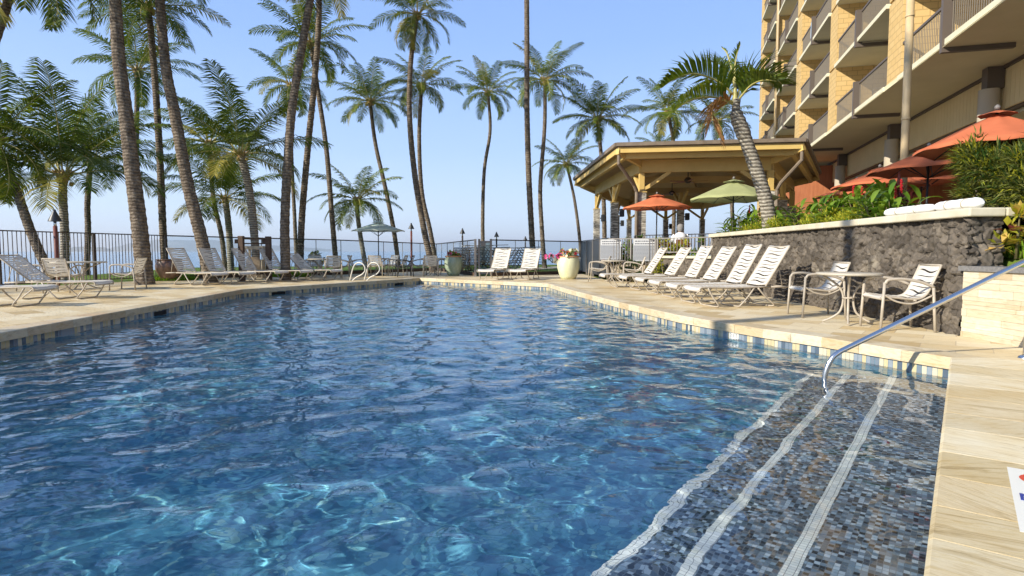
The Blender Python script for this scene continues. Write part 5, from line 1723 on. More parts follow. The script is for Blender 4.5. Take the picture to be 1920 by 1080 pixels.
# ================================================================== PALMS
def crown_mesh(name, seed, nf=20, L=3.6, pairs=44, droop=1.25, upright=1.3, low=-0.40, mats=None, leaf_w=0.064, leaf_l=0.86, yellow=0.07, coco=8):
    r = random.Random(seed); mb = MB()
    for i in range(nf):
        f = i / (nf - 1)
        az = i * 2.39996 + r.uniform(-.15, .15)
        el = upright + (low - upright) * (f ** 0.85) + r.uniform(-.08, .08)
        Lf = L * (0.80 + 0.26 * math.sin(PI * min(1, f + 0.25))) * r.uniform(0.92, 1.07)
        dr = droop * r.uniform(0.75, 1.15) * (0.55 + 0.6 * f)
        tw = r.uniform(-0.5, 0.5)
        m_i = 0 if (f < 0.75 or r.random() > yellow * 4) else 1
        if m_i == 0 and r.random() < yellow * 0.6: m_i = 1
        segs = 14; p = Vector((0.1 * math.cos(az), 0.1 * math.sin(az), 0.05)); pts = [p.copy()]
        bend = r.uniform(-0.25, 0.25)
        for s in range(segs):
            t_ = (s + 0.5) / segs
            e = el - dr * t_ ** 1.5; a = az + bend * t_ ** 2
            p = p + Vector((math.cos(a) * math.cos(e), math.sin(a) * math.cos(e), math.sin(e))) * (Lf / segs)
            pts.append(p.copy())
        mb.tube(pts, [0.035 * (1 - 0.88 * k / segs) + 0.003 for k in range(segs + 1)], 4, 2, False)
        cum = segs
        for k in range(pairs):
            t_ = 0.16 + 0.84 * (k / (pairs - 1)) ** 0.95
            x = t_ * segs; j = min(int(x), segs - 1); o = pts[j].lerp(pts[j + 1], x - j)
            T = (pts[j + 1] - pts[j]).normalized()
            side = T.cross(Vector((0, 0, 1)))
            if side.length < 0.05: side = Vector((-math.sin(az), math.cos(az), 0))
            side.normalize(); up = side.cross(T).normalized()
            side = (side * math.cos(tw * t_) + up * math.sin(tw * t_)).normalized(); up = side.cross(T).normalized()
            ll = leaf_l * L / 3.6 * (math.sin(PI * (0.16 + 0.80 * t_)) ** 0.55) * r.uniform(0.85, 1.08)
            fw = 0.45 + 0.65 * t_
            for sg in (-1, 1):
                if r.random() < 0.04: continue
                d = (side * sg + T * fw * r.uniform(0.8, 1.2) + up * r.uniform(0.05, 0.35)).normalized()
                w = leaf_w * L / 3.6 * r.uniform(0.8, 1.2)
                wv = T * w * 0.5
                q1 = o + d * ll * 0.5 + Vector((0, 0, -0.04 * ll))
                d2 = (d + Vector((0, 0, -0.55 - 0.4 * r.random()))).normalized()
                q2 = q1 + d2 * ll * 0.52
                mb.add([o - wv * .6, o + wv * .6, q1 + wv, q1 - wv, q2], [(0, 1, 2, 3), (3, 2, 4)], m_i)
    # leaf bases, fibre and nuts
    mb.lathe([(0.13, -0.35), (0.19, -0.15), (0.20, 0.05), (0.10, 0.25), (0.0, 0.3)], (0, 0, 0), 9, 3)
    for k in range(10):
        a = k * 2.4; mb.tube([(0.12 * math.cos(a), 0.12 * math.sin(a), -0.18), (0.25 * math.cos(a), 0.25 * math.sin(a), 0.15), (0.38 * math.cos(a), 0.38 * math.sin(a), 0.30)], [0.05, 0.04, 0.02], 4, 3, False)
    for k in range(coco):
        a = r.uniform(0, 2 * PI); R = r.uniform(0.2, 0.33); c = (R * math.cos(a), R * math.sin(a), r.uniform(-0.35, -0.1))
        mb.lathe([(0, -0.11), (0.07, -0.07), (0.09, 0.0), (0.06, 0.07), (0, 0.1)], c, 7, 4)
    me_o = mb.build(name, [M['palm_leaf'], M['palm_leaf_y'], M['rachis'], M['husk'], M['coconut']] if mats is None else mats)
    me = me_o.data; bpy.data.objects.remove(me_o)
    return me


DK = None
CM = {}
CM['a'] = crown_mesh('palm_crown', 1, 24)
CM['b'] = crown_mesh('palm_crown', 2, 23, droop=1.5, low=-0.7)
CM['c'] = crown_mesh('palm_crown', 3, 26, droop=1.1)
CM['d'] = crown_mesh('palm_crown', 9, 23, droop=1.35, upright=1.2)
dkm = [M['palm_leaf_dark'], M['palm_leaf_y'], M['rachis'], M['husk'], M['coconut']]
CM['y'] = crown_mesh('palm_crown', 5, 16, L=4.6, pairs=76, droop=1.15, upright=1.42, low=0.08, leaf_w=0.046, leaf_l=1.10, yellow=0.05, coco=3, mats=dkm)
CM['z'] = crown_mesh('palm_crown', 12, 16, L=4.4, pairs=72, droop=1.25, upright=1.4, low=-0.12, leaf_w=0.046, leaf_l=1.10, yellow=0.10, coco=3)
GP = 'coconut palms along the shore'


def palm(path, Y, w0, w1, crown, R, lab, seed=0, bark='bark', zb=-0.15, rot=None, dz=0.0, tilt=(0, 0)):
    """path: picture points from base to crown at distance Y; widths of the trunk in metres"""
    pts = [at(u, v, Y) for u, v in path]
    if pts[0].z > zb:
        d = (pts[1] - pts[0]); k = (zb - pts[0].z) / d.z if d.z > 0.2 else 0
        pts = [Vector((pts[0].x + d.x * k * 0.8, Y, zb))] + pts
    root = empty('coconut_palm', (pts[0].x, pts[0].y, zb), 0, lab, 'palm tree', GP)
    r = random.Random(seed + 100)
    sm = resample(catmull(pts, 8), 0.09)
    n_ = len(sm); rad = []
    for i in range(n_):
        t_ = i / n_
        ww = 0.82 * (w1 + (w0 - w1) * (1 - t_) ** 0.8)
        flare = 1 + 0.35 * math.exp(-i * 0.09 / 0.25)
        rad.append(ww / 2 * flare * (1 + (0.05 if i % 3 == 0 else -0.02) + r.uniform(-.02, .02)))
    mb = MB(); mb.tube(sm, rad, 12, 0, True)
    mb.build('trunk', M[bark], root, True)
    if crown:
        c = bpy.data.objects.new('crown', CM[crown]); link(c); setparent(c, root)
        e = pts[-1]; s = R / 3.9 if crown in 'abcd' else R / 4.9
        c.location = (e.x - pts[0].x, e.y - pts[0].y, e.z - zb + dz); c.rotation_euler = (tilt[0], tilt[1], rot if rot is not None else r.uniform(0, 6.28)); c.scale = (s, s, s)
    return root


# crowns outside the frame still stand above their trunks
palm([(96, 520), (60, 440), (28, 350), (-8, 268)], 19, 0.36, 0.28, 'b', 3.0, 'dark palm leaning left out of the frame behind the bar fence', 1)
palm([(122, 500), (121, 430), (118, 372), (118, 332)], 20.5, 0.34, 0.30, 'y', 4.0, 'full young palm with a pale trunk behind the left table, large dark crown', 2, 'palebark', rot=0.6)
palm([(163, 500), (165, 430), (164, 380), (170, 300)], 26, 0.30, 0.26, 'z', 3.5, 'palm partly hidden behind the full young palm on the left', 3, rot=2.0)
palm([(271, 520), (262, 430), (248, 320), (236, 215), (222, 100), (212, -80), (205, -170)], 18.2, 0.58, 0.30, 'a', 3.8, 'thickest foreground palm trunk rising from the grass beside the bronze pot', 4)
palm([(309, 500), (305, 420), (300, 300), (292, 170), (283, 60), (277, 14)], 24, 0.34, 0.27, 'c', 3.2, 'slim dark palm trunk just right of the thickest trunk, crown at the top edge', 5, rot=1.0)
palm([(393, 515), (376, 440), (352, 345), (328, 215), (310, 120), (299, -10), (290, -140)], 19.5, 0.50, 0.27, 'b', 3.6, 'pale leaning palm trunk rising behind the second left lounger', 6)
palm([(258, 500), (256, 380), (256, 250), (258, 134)], 36, 0.36, 0.32, 'a', 3.9, 'far palm whose crown opens between the two big left trunks', 7, rot=0.3)
palm([(421, 490), (415, 440), (400, 370), (392, 270)], 31, 0.30, 0.25, 'd', 3.2, 'thin palm behind the lounger row, crown half hidden by a fuller crown', 8)
palm([(433, 500), (430, 440), (426, 400), (422, 374)], 27, 0.34, 0.32, 'z', 3.4, 'short palm with low arching fronds left of the wooden gate', 9, 'palebark', rot=1.1)
palm([(481, 500), (475, 420), (466, 350), (452, 292)], 22.5, 0.36, 0.34, 'z', 3.55, 'full young palm with bright fronds standing over the wooden gate', 10, 'palebark', rot=2.4)
palm([(536, 520), (534, 430), (538, 330), (548, 200), (566, 90), (588, -40), (600, -130)], 20.5, 0.40, 0.26, 'c', 3.6, 'rough dark palm trunk curving right behind the reclined lounger', 11)
palm([(563, 510), (566, 410), (578, 270), (590, 150), (598, 30), (596, -90)], 25, 0.34, 0.26, 'd', 3.6, 'second curving palm trunk just right of the rough dark one', 12)
palm([(630, 495), (622, 400), (612, 280), (596, 170), (583, 82)], 31, 0.34, 0.26, 'a', 3.2, 'tall palm whose crown shows between the two curving trunks', 13, rot=2.2)
palm([(556, 490), (552, 400), (547, 300), (545, 160)], 38, 0.30, 0.26, 'b', 3.1, 'far palm with a crown left of the two curving trunks', 14, rot=0.7)
palm([(747, 495), (738, 430), (722, 350), (704, 270), (694, 192)], 37, 0.36, 0.26, 'c', 3.1, 'leaning palm with a round crown behind the striped umbrella', 15, rot=2.9)
palm([(685, 497), (677, 450), (670, 400), (670, 376)], 34, 0.34, 0.30, 'd', 3.0, 'shortest palm of the middle group, behind the striped umbrella pole', 16, 'palebark', rot=0.4)
palm([(810, 500), (795, 430), (778, 330), (768, 220), (770, 120), (782, 28)], 29, 0.38, 0.25, 'b', 2.7, 'tall curving palm right of the umbrella with a drooping crown at the top', 17, rot=1.6)
palm([(819, 500), (806, 430), (791, 360), (786, 260), (790, 162)], 33, 0.32, 0.24, 'd', 2.7, 'palm crossing behind the tall curving one, yellow nuts in its crown', 18, rot=0.2)
palm([(907, 500), (905, 420), (908, 320), (919, 245), (915, 174)], 42, 0.34, 0.24, 'a', 2.9, 'slender palm with an S-bent trunk above the glass gate', 19, rot=1.9)
palm([(1000, 492), (996, 420), (991, 320), (988, 200), (988, 80), (987, -60), (986, -130)], 33, 0.40, 0.30, 'c', 3.4, 'tallest straight palm trunk running out of the top of the picture', 20)
palm([(1021, 500), (1016, 430), (1013, 350), (1021, 240), (1022, 152)], 36, 0.34, 0.25, 'a', 3.1, 'palm with a wide crown just right of the tallest straight trunk', 21, rot=0.9)
palm([(1090, 495), (1086, 440), (1078, 380), (1070, 340), (1062, 308)], 48, 0.34, 0.24, 'd', 3.0, 'small far palm with a kinked trunk left of the pavilion', 22, rot=0.1)
palm([(1134, 480), (1132, 380), (1127, 290), (1120, 224)], 37, 0.36, 0.26, 'c', 3.2, 'palm rising behind the left corner of the pavilion roof', 23, rot=1.3)
palm([(1262, 470), (1264, 380), (1264, 280), (1252, 210)], 48, 0.42, 0.30, 'b', 3.6, 'palm rising behind the middle of the pavilion roof', 24, rot=2.6)
palm([(1190, 470), (1200, 380), (1225, 310), (1238, 280)], 56, 0.36, 0.30, 'd', 2.6, 'palm whose crown only just shows over the pavilion roof', 25)
palm([(1375, 440), (1370, 350), (1362, 290), (1347, 228)], 47, 0.40, 0.30, 'a', 3.2, 'palm behind the leaning palm, left of the hotel edge', 26, rot=0.5)
palm([(-150, 520), (-90, 300), (-10, 80), (48, -105)], 18.5, 0.34, 0.27, 'b', 3.8, 'palm leaning in from the left, its fronds hanging at the top left corner', 28, rot=1.2)
# two low unseen palms added to shade the pool's left, plus a tall one
for k, (x, y, h, cr, R, sd) in enumerate(((-10.9, -0.2, 3.2, 'y', 2.2, 31), (-12.6, 2.4, 3.0, 'z', 1.8, 32), (-11.5, -0.03, 15.5, 'a', 3.6, 36))):
    root = empty('coconut_palm', (x, y, 0), 0, ['short added shade', 'stout added shade', 'very tall'][k] + ' palm standing behind the camera left of the pool, outside the picture', 'palm tree', GP)
    r = random.Random(sd); lean = r.uniform(-.2, .2)
    pts = resample(catmull([Vector((0, 0, 0)), Vector((lean * .2, 0.1, h * .5)), Vector((lean, 0, h))], 8), 0.2)
    mb = MB(); mb.tube(pts, [0.2 - 0.06 * i / len(pts) for i in range(len(pts))], 10); mb.build('trunk', M['bark'], root)
    c = bpy.data.objects.new('crown', CM[cr]); link(c); setparent(c, root); c.location = (lean, 0, h); c.rotation_euler = (0, 0, r.uniform(0, 6)); s = R / (4.6 if cr in 'yz' else 3.6); c.scale = (s, s, s)

# the leaning palm on the planting bed, its fronds posed one by one
YL = 14.9
base = at(1446, 425, YL); tp = at(1381, 186, YL)
lp = empty('leaning_palm', (base.x, YL, 1.42), 0, 'pale ringed palm leaning left over the planting bed, with arching fronds', 'palm tree')
path = [Vector((base.x, YL, 1.40)), at(1438, 385, YL), at(1422, 330, YL), at(1398, 262, YL), at(1381, 215, YL), tp]
sm = resample(catmull(path, 8), 0.055)
rad = []
r = random.Random(5)
for i in range(len(sm)):
    t_ = i / len(sm)
    rad.append((0.172 - 0.025 * t_) * (1 + 0.25 * math.exp(-i * .055 / .25)) * (1 + (0.05 if i % 3 == 0 else -0.02)) * (1.12 if 0.72 < t_ < 0.86 else (0.62 + 0.5 * (1 - t_) if t_ > 0.9 else 1)))
mb = MB(); mb.tube(sm, rad, 16); mb.build('trunk', M['palebark'], lp, True)
mb = MB(); mb.tube(resample(catmull([at(1389, 240, YL), at(1380, 205, YL), at(1378, 165, YL)], 6), 0.05), [0.130 - 0.0045 * i for i in range(28)][:len(resample(catmull([at(1389, 240, YL), at(1380, 205, YL), at(1378, 165, YL)], 6), 0.05))], 12)
mb.build('crownshaft', M['rachis'], lp, True)


def posed_frond(pix, depth, m, name, ll=0.62, pairs=60, lift=0.0, w=0.050, seed=0, both=True):
    ll *= 1.14; w *= 1.14
    r = random.Random(seed)
    n_ = len(pix)
    pts = [at(u, v, YL + depth * (i / (n_ - 1)) ** 1.2) for i, (u, v) in enumerate(pix)]
    pts = catmull(pts, 5); mb = MB()
    N = len(pts)
    mb.tube(pts, [0.028 * (1 - 0.85 * k / N) + 0.003 for k in range(N)], 5, 1, False)
    for k in range(pairs):
        t_ = 0.10 + 0.9 * k / (pairs - 1); x = t_ * (N - 1); j = min(int(x), N - 2); o = pts[j].lerp(pts[j + 1], x - j)
        T = (pts[j + 1] - pts[j]).normalized(); side = T.cross(Vector((0, 0.3, 1)).normalized()).normalized(); up = side.cross(T).normalized()
        l_ = ll * (math.sin(PI * (0.14 + 0.78 * t_)) ** 0.5) * r.uniform(.85, 1.1)
        for sg in (-1, 1):
            d = (side * sg * 0.75 + T * (0.5 + 0.4 * t_) + up * r.uniform(0.3, 0.7) + Vector((0, 0, lift))).normalized()
            wv = T * w / 2; q1 = o + d * l_ * .5; d2 = (d + Vector((0, 0, -0.55))).normalized(); q2 = q1 + d2 * l_ * .5
            mb.add([o - wv * .6, o + wv * .6, q1 + wv, q1 - wv, q2], [(0, 1, 2, 3), (3, 2, 4)], 0)
    mb.build(name, [m, M['rachis']], lp, True)


posed_frond([(1378, 180), (1345, 152), (1300, 138), (1262, 150), (1240, 165)], -0.6, M['palm_leaf'], 'frond', 0.72, seed=1)
posed_frond([(1376, 192), (1335, 182), (1295, 188), (1262, 210), (1250, 222)], -1.3, M['palm_leaf'], 'frond', 0.72, seed=2)
posed_frond([(1382, 180), (1395, 150), (1420, 138), (1448, 142), (1466, 158)], 0.5, M['palm_leaf_dark'], 'frond', 0.72, 44, seed=3)
posed_frond([(1386, 185), (1408, 160), (1432, 150), (1456, 152)], -1.0, M['palm_leaf'], 'frond', 0.66, 40, seed=4)
posed_frond([(1379, 170), (1370, 140), (1352, 122), (1334, 116)], 1.2, M['palm_leaf_dark'], 'frond', 0.66, 34, seed=5)
posed_frond([(1379, 165), (1378, 130), (1381, 105), (1388, 84)], 0.1, M['palm_leaf'], 'spear_frond', 0.20, 20, 0.9, seed=6)
posed_frond([(1379, 165), (1372, 130), (1363, 100), (1354, 90)], 0.3, M['palm_leaf'], 'spear_frond', 0.10, 14, 0.9, seed=7)
posed_frond([(1376, 196), (1352, 186), (1336, 200), (1338, 232), (1350, 258)], -0.5, M['palm_dead'], 'dead_frond', 0.62, 60, -0.7, 0.05, seed=8)

# ================================================================== PLANTS
def leaf_quad(mb, o, d, l, w, mi, r, bend=-0.35, roll=None):
    d = d.normalized(); s = d.cross(Vector((0, 0, 1)))
    if s.length < .05: s = Vector((1, 0, 0))
    s.normalize(); a = r.uniform(-0.6, 0.6) if roll is None else roll
    up = s.cross(d); s = s * math.cos(a) + up * math.sin(a)
    q1 = o + d * l * 0.45; d2 = (d + Vector((0, 0, bend))).normalized(); q2 = q1 + d2 * l * 0.55
    mb.add([o, q1 + s * w / 2, q2, q1 - s * w / 2, q1 - up * w * 0.12], [(0, 4, 1), (4, 2, 1), (0, 3, 4), (4, 3, 2)], mi)


def shrub(name, c, rad, n_, l, w, mats, lab, cat='shrub', group=None, seed=0, upb=0.4, bend=-0.3, weights=None, stems=8, clump=18, blooms=None):
    r = random.Random(seed)
    root = empty(name, c, 0, lab, cat, group)
    mb = MB(); centres = []
    for k in range(clump):
        a = r.uniform(0, 2 * PI); q = r.random() ** 0.5
        centres.append(Vector((math.cos(a) * q * rad[0] * .8, math.sin(a) * q * rad[1] * .8, rad[2] * r.uniform(0.25, 0.92) * (1 - 0.4 * q * q))))
    for i in range(n_):
        cc = r.choice(centres); sp = 0.30 * min(rad)
        dd = Vector((r.gauss(0, 1), r.gauss(0, 1), r.gauss(0, 1))).normalized()
        o = cc + dd * sp * r.uniform(0.2, 1.0) * (1.0, 1.0, 1.0)[0]
        o = Vector((o.x, o.y, max(0.02, o.z)))
        d = (dd + Vector((0, 0, upb)) + o.normalized() * 0.4)
        mi = 0 if weights is None else r.choices(range(len(weights)), weights)[0]
        leaf_quad(mb, o, d, l * r.uniform(.65, 1.2), w * r.uniform(.75, 1.2), mi, r, bend)
    mb.build('foliage', mats, root)
    st = MB()
    for k in range(stems):
        cc = centres[k % len(centres)]
        st.tube([(cc.x * .15, cc.y * .15, -0.02), (cc.x * .6, cc.y * .6, cc.z * .55), tuple(cc)], [0.02, 0.014, 0.006], 5)
    st.build('stems', M['stem'], root)
    if blooms:
        for (m_, cnt, sz, nm) in blooms:
            bm_ = MB()
            for i in range(cnt):
                cc = r.choice(centres); dd = Vector((r.gauss(0, 1), r.gauss(0, 1), abs(r.gauss(0, 1)))).normalized(); o = cc + dd * 0.36 * min(rad)
                for q in range(5):
                    a = q * 2 * PI / 5; t1 = dd.orthogonal().normalized(); t2 = dd.cross(t1)
                    e = (t1 * math.cos(a) + t2 * math.sin(a) + dd * 0.3)
                    s_ = (t1 * -math.sin(a) + t2 * math.cos(a)) * sz * 0.35
                    bm_.add([o, o + e * sz * .6 + s_, o + e * sz, o + e * sz * .6 - s_], [(0, 1, 2, 3)])
            bm_.build(nm, m_, root)
    return root


def ginger(c, n_, lab, seed, flower=True, h=0.85):
    r = random.Random(seed); root = empty('ginger_plant', c, r.uniform(0, 6), lab, 'plant', 'red ginger plants in the raised bed')
    mb = MB(); st = MB()
    for k in range(n_):
        a = r.uniform(0, 2 * PI); R = r.uniform(0.02, 0.26); b = Vector((R * math.cos(a), R * math.sin(a), -0.02))
        tip = b * 1.8 + Vector((0, 0, h * r.uniform(.5, .95)))
        st.tube([b, b.lerp(tip, .5) + Vector((0, 0, .04)), tip], [0.012, 0.011, 0.006], 5)
        for j in range(6):
            t_ = 0.3 + 0.7 * j / 5; o = b.lerp(tip, t_); aa = a + (j % 2) * PI + r.uniform(-.6, .6)
            d = Vector((math.cos(aa), math.sin(aa), 0.75 + 0.9 * (j == 5)))
            L = r.uniform(.30, .46)
            d.normalize(); s = d.cross(Vector((0, 0, 1))).normalized(); W = r.uniform(.075, .11)
            pts = []; q = o.copy(); dd = d.copy()
            for m_ in range(5):
                ww = W * (0.25, 0.85, 1.0, 0.7, 0.0)[m_] / 2
                up = s.cross(dd)
                pts += [q + s * ww + up * ww * .25, q, q - s * ww + up * ww * .25]
                q = q + dd * L / 4; dd = (dd + Vector((0, 0, -0.30))).normalized()
            fs = []
            for m_ in range(4):
                for e in range(2): fs.append((m_ * 3 + e, m_ * 3 + e + 1, m_ * 3 + e + 4, m_ * 3 + e + 3))
            mb.add(pts, fs, 0, True)
    mb.build('leaves', M['leaf_g'], root); st.build('stems', M['stem'], root)
    if flower:
        fm = MB()
        for k in range(r.choice((1, 1, 2))):
            a = r.uniform(0, 6); o = Vector((0.16 * math.cos(a), 0.16 * math.sin(a), h * r.uniform(.72, .98)))
            for j in range(26):
                t_ = j / 25; an = j * 2.4; rr = 0.022 * (1 - t_ * .8) + 0.004
                leaf_quad(fm, o + Vector((0, 0, t_ * 0.2)), Vector((math.cos(an), math.sin(an), 1.4)), 0.05, 0.032, 0, r, 0.1, 0)
        fm.build('flower_spike', M['petal_red'], root)
    return root


# ginger along the raised bed (world position from the wall line)
def bed(t_, inn_, z=1.41): q = W0.lerp(W1, t_) + win * inn_; return (q.x, q.y, z)


gl = [(0.985, .55, True, 'ginger plant with a red flower at the far end of the raised bed'), (0.93, .85, False, 'broad leaved ginger left of the leaning palm, without a flower'), (0.86, .55, True, 'tall red ginger in front of the sage umbrella'),
      (0.78, .9, True, 'ginger plant left of the leaning palm base'), (0.70, .6, False, 'low ginger against the cap just left of the leaning palm'), (0.50, .85, True, 'ginger directly right of the leaning palm base'),
      (0.43, .6, False, 'ginger between two yellow shrubs right of the leaning palm'), (0.37, .95, True, 'ginger with a red flower in front of the coral umbrellas'), (0.30, .75, False, 'broad leaved ginger left of the tall pole'), (0.255, .6, True, 'ginger nearest the white wrapped rolls'),
      (0.34, .95, False, 'tall leafy ginger directly below the third coral umbrella'), (0.405, .9, True, 'ginger in front of the farthest coral umbrella'), (0.56, .7, False, 'ginger hugging the right side of the leaning palm trunk'), (0.90, 1.1, True, 'ginger at the back of the bed under the sage umbrella'), (0.46, 1.0, False, 'leafy ginger at the back of the bed right of the pavilion corner')]
for i, (t_, inn_, fl, lab) in enumerate(gl):
    ginger(bed(t_, inn_), 12, lab, 40 + i, fl, 0.86 * (0.62, 0.8, 0.9, 0.75, 0.6, 0.85, 0.7, 0.85, 0.8, 0.72, 0.9, 0.95, 0.8, 0.95, 0.9)[i])
yl = [(0.80, .42, 'low yellow green shrub left of the leaning palm'), (0.66, .42, 'low yellow green shrub at the foot of the leaning palm'), (0.47, .42, 'yellow green shrub just right of the leaning palm'), (0.40, .42, 'yellow green shrub in the middle of the raised bed'), (0.335, .42, 'yellow green shrub left of the white wrapped rolls')]
for i, (t_, inn_, lab) in enumerate(yl):
    shrub('low_shrub', bed(t_, inn_ + .05), (0.42, 0.42, 0.42), 620, 0.075, 0.03, [M['leaf_yg'], M['leaf_g']], lab, 'shrub', 'yellow green shrubs along the cap', 60 + i, 0.8, -0.1, [4, 1], 6, 20)
for i, (t_, inn_, lab) in enumerate(((0.345, 1.2, 'dark red leaved ti plant in the raised bed by the tall pole'), (0.42, 1.3, 'dark red leaved ti plant behind the yellow shrubs'))):
    shrub('ti_plant', bed(t_, inn_), (0.3, 0.3, 0.75), 90, 0.34, 0.07, [M['leaf_red']], lab, 'plant', None, 70 + i, 1.0, -0.3)

# big bushy plant at the right
shrub('bushy_plant', (6.85, 8.35, 1.42), (0.80, 0.6, 1.35), 9000, 0.17, 0.024, [M['leaf_thin'], M['leaf_yg'], M['leaf_dk']], 'big bushy plant with narrow leaves at the right end of the wall', 'bush', None, 80, 0.5, -0.6, [6, 2, 3], 14, 60)
shrub('bushy_plant', (6.72, 7.6, 1.35), (0.5, 0.45, 1.2), 4600, 0.17, 0.024, [M['leaf_thin'], M['leaf_yg'], M['leaf_dk']], 'bushy narrow leaved plant cut by the right edge of the frame', 'bush', None, 81, 0.5, -0.6, [6, 2, 3], 10, 40)
shrub('croton_plant', (5.98, 7.06, 0.95), (0.26, 0.22, 0.60), 120, 0.17, 0.075, [M['croton'], M['leaf_yg'], M['leaf_red']], 'yellow and pink leaved croton at the end of the lava wall', 'plant', None, 82, 0.3, -0.35, [5, 4, 1], 3, 9)
# grass on the slope
r = random.Random(9); mb = MB()
for i in range(5200):
    x = gx0 + 0.32 + r.random() ** 1.3 * 1.6; y = r.uniform(4.2, 7.3)
    if y > T0.y - 0.2 and x < W2.x + 0.15: continue
    z = 0.80 + min(1.0, ((x - gx0) / 4.2) * 2.4) * 0.75
    h_ = r.uniform(.12, .26); a = r.uniform(0, 6.28); dx, dy = math.cos(a) * .012, math.sin(a) * .012; lx, ly = r.uniform(-.08, .08), r.uniform(-.08, .08)
    mb.add([(x - dx, y - dy, z), (x + dx, y + dy, z), (x + lx, y + ly, z + h_)], [(0, 1, 2)])
mb.build('grass', M['grass'], label='bright green long grass on the slope above the cream stone wall', cat='grass', kind='stuff')
# grass clumps at trunk feet
for (u, v, R, lab) in ((296, 527, 0.95, 'bright grass clump around the thickest palm trunk'), (535, 520, 0.8, 'grass clump around the rough dark trunk behind the loungers')):
    p = G(u, v); mb = MB(); r = random.Random(int(u))
    for i in range(2600):
        a = r.uniform(0, 6.28); q = R * r.random() ** .5; x = p.x + q * math.cos(a); y = p.y + 0.7 + q * math.sin(a) * .8
        h_ = r.uniform(.10, .28) * (1.15 - q / R * .6); b_ = r.uniform(0, 6.28); dx, dy = math.cos(b_) * .014, math.sin(b_) * .014
        mb.add([(x - dx, y - dy, 0), (x + dx, y + dy, 0), (x + r.uniform(-.07, .07), y + r.uniform(-.07, .07), h_)], [(0, 1, 2)])
    mb.build('grass', M['grass'], label=lab, cat='grass', kind='stuff')

# hedge of mixed shrubs behind the bar fence
hp_ = [(1152, 21.4, 'leaf_red', (0.4, .35, 1.15), 'dark red shrub behind the left sign panel'), (1176, 20.9, 'leaf_g', (0.4, .35, 1.2), 'green shrub between the two sign panels'), (1205, 20.4, 'leaf_dk', (0.45, .35, 1.35), 'dark shrub with purple tips behind the right sign panel'),
       (1228, 20.2, 'leaf_yg', (0.4, .35, 1.3), 'yellow green shrub right of the right sign panel'), (1252, 19.9, 'leaf_yg', (0.45, .35, 1.25), 'bright yellow shrub behind the low bar fence, left one'), (1280, 19.6, 'leaf_yg', (0.45, .35, 1.25), 'bright yellow shrub behind the low bar fence, middle one'),
       (1312, 19.2, 'leaf_g', (0.4, .35, 1.3), 'green shrub at the right end of the low bar fence')]
for i, (u, Y, m_, rd_, lab) in enumerate(hp_):
    p = at(u, 500, Y)
    shrub('hedge_shrub', (p.x, Y, 0.3), rd_, 520, 0.13, 0.07, [M[m_], M['leaf_g'], M['leaf_red']], lab, 'shrub', 'shrubs behind the bar fence', 90 + i, 0.5, -0.3, [7, 2, 1], 8, 22)
# front foliage below signs
for i, (u, Y, m_, lab) in enumerate(((1185, 19.6, 'leaf_dk', 'low dark shrub at the foot of the bar fence below the signs'), (1232, 18.9, 'leaf_yg', 'low yellow shrub at the foot of the bar fence behind the far lounger'))):
    p = at(u, 520, Y); shrub('hedge_shrub', (p.x, Y, 0.0), (0.5, .3, .8), 420, 0.10, 0.05, [M[m_], M['leaf_dk']], lab, 'shrub', 'shrubs behind the bar fence', 110 + i, 0.5, -0.3, [3, 1], 6, 16)

# pot flowers
def potflowers(pp, h, lab, seed, blooms, sc_=1.0):
    shrub('potted_flowers', (pp.location.x, pp.location.y, h - 0.05), (0.42 * sc_, 0.42 * sc_, 0.34 * sc_), 460, 0.075, 0.045, [M['leaf_g'], M['leaf_yg'], M['leaf_dk']], lab, 'flowers', None, seed, 0.6, -0.3, [4, 2, 2], 8, 18, blooms)


potflowers(gp, gh, 'small pink and red flowers growing in the green pot', 120, [(M['petal_pink'], 24, 0.05, 'pink_flowers'), (M['petal_orange'], 14, 0.05, 'orange_flowers')], 0.8)
potflowers(cp, 0.82, 'white, yellow and red flowers filling the cream pot', 121, [(M['petal_white'], 60, 0.06, 'white_flowers'), (M['petal_red'], 22, 0.06, 'red_flowers'), (M['petal_orange'], 12, 0.05, 'orange_flowers')], 1.0)
shrub('trailing_flowers', (cp.location.x - 0.55, cp.location.y - 0.05, 0.62), (0.36, 0.25, 0.42), 240, 0.07, 0.035, [M['leaf_dk'], M['leaf_g']], 'trailing pink bougainvillea spilling over the left side of the cream pot', 'flowers', None, 122, 0.3, -0.3, [2, 1], 6, 12, [(M['petal_pink'], 46, 0.065, 'pink_flowers')])
p = at(592, 478, 25.6)
shrub('flowering_shrub', (p.x, p.y, 0.4), (0.4, 0.3, 0.7), 260, 0.14, 0.06, [M['leaf_yg'], M['leaf_dk']], 'yellow green shrub behind the tables near the rough dark trunk', 'shrub', None, 123, 0.6, -0.3, [2, 2])

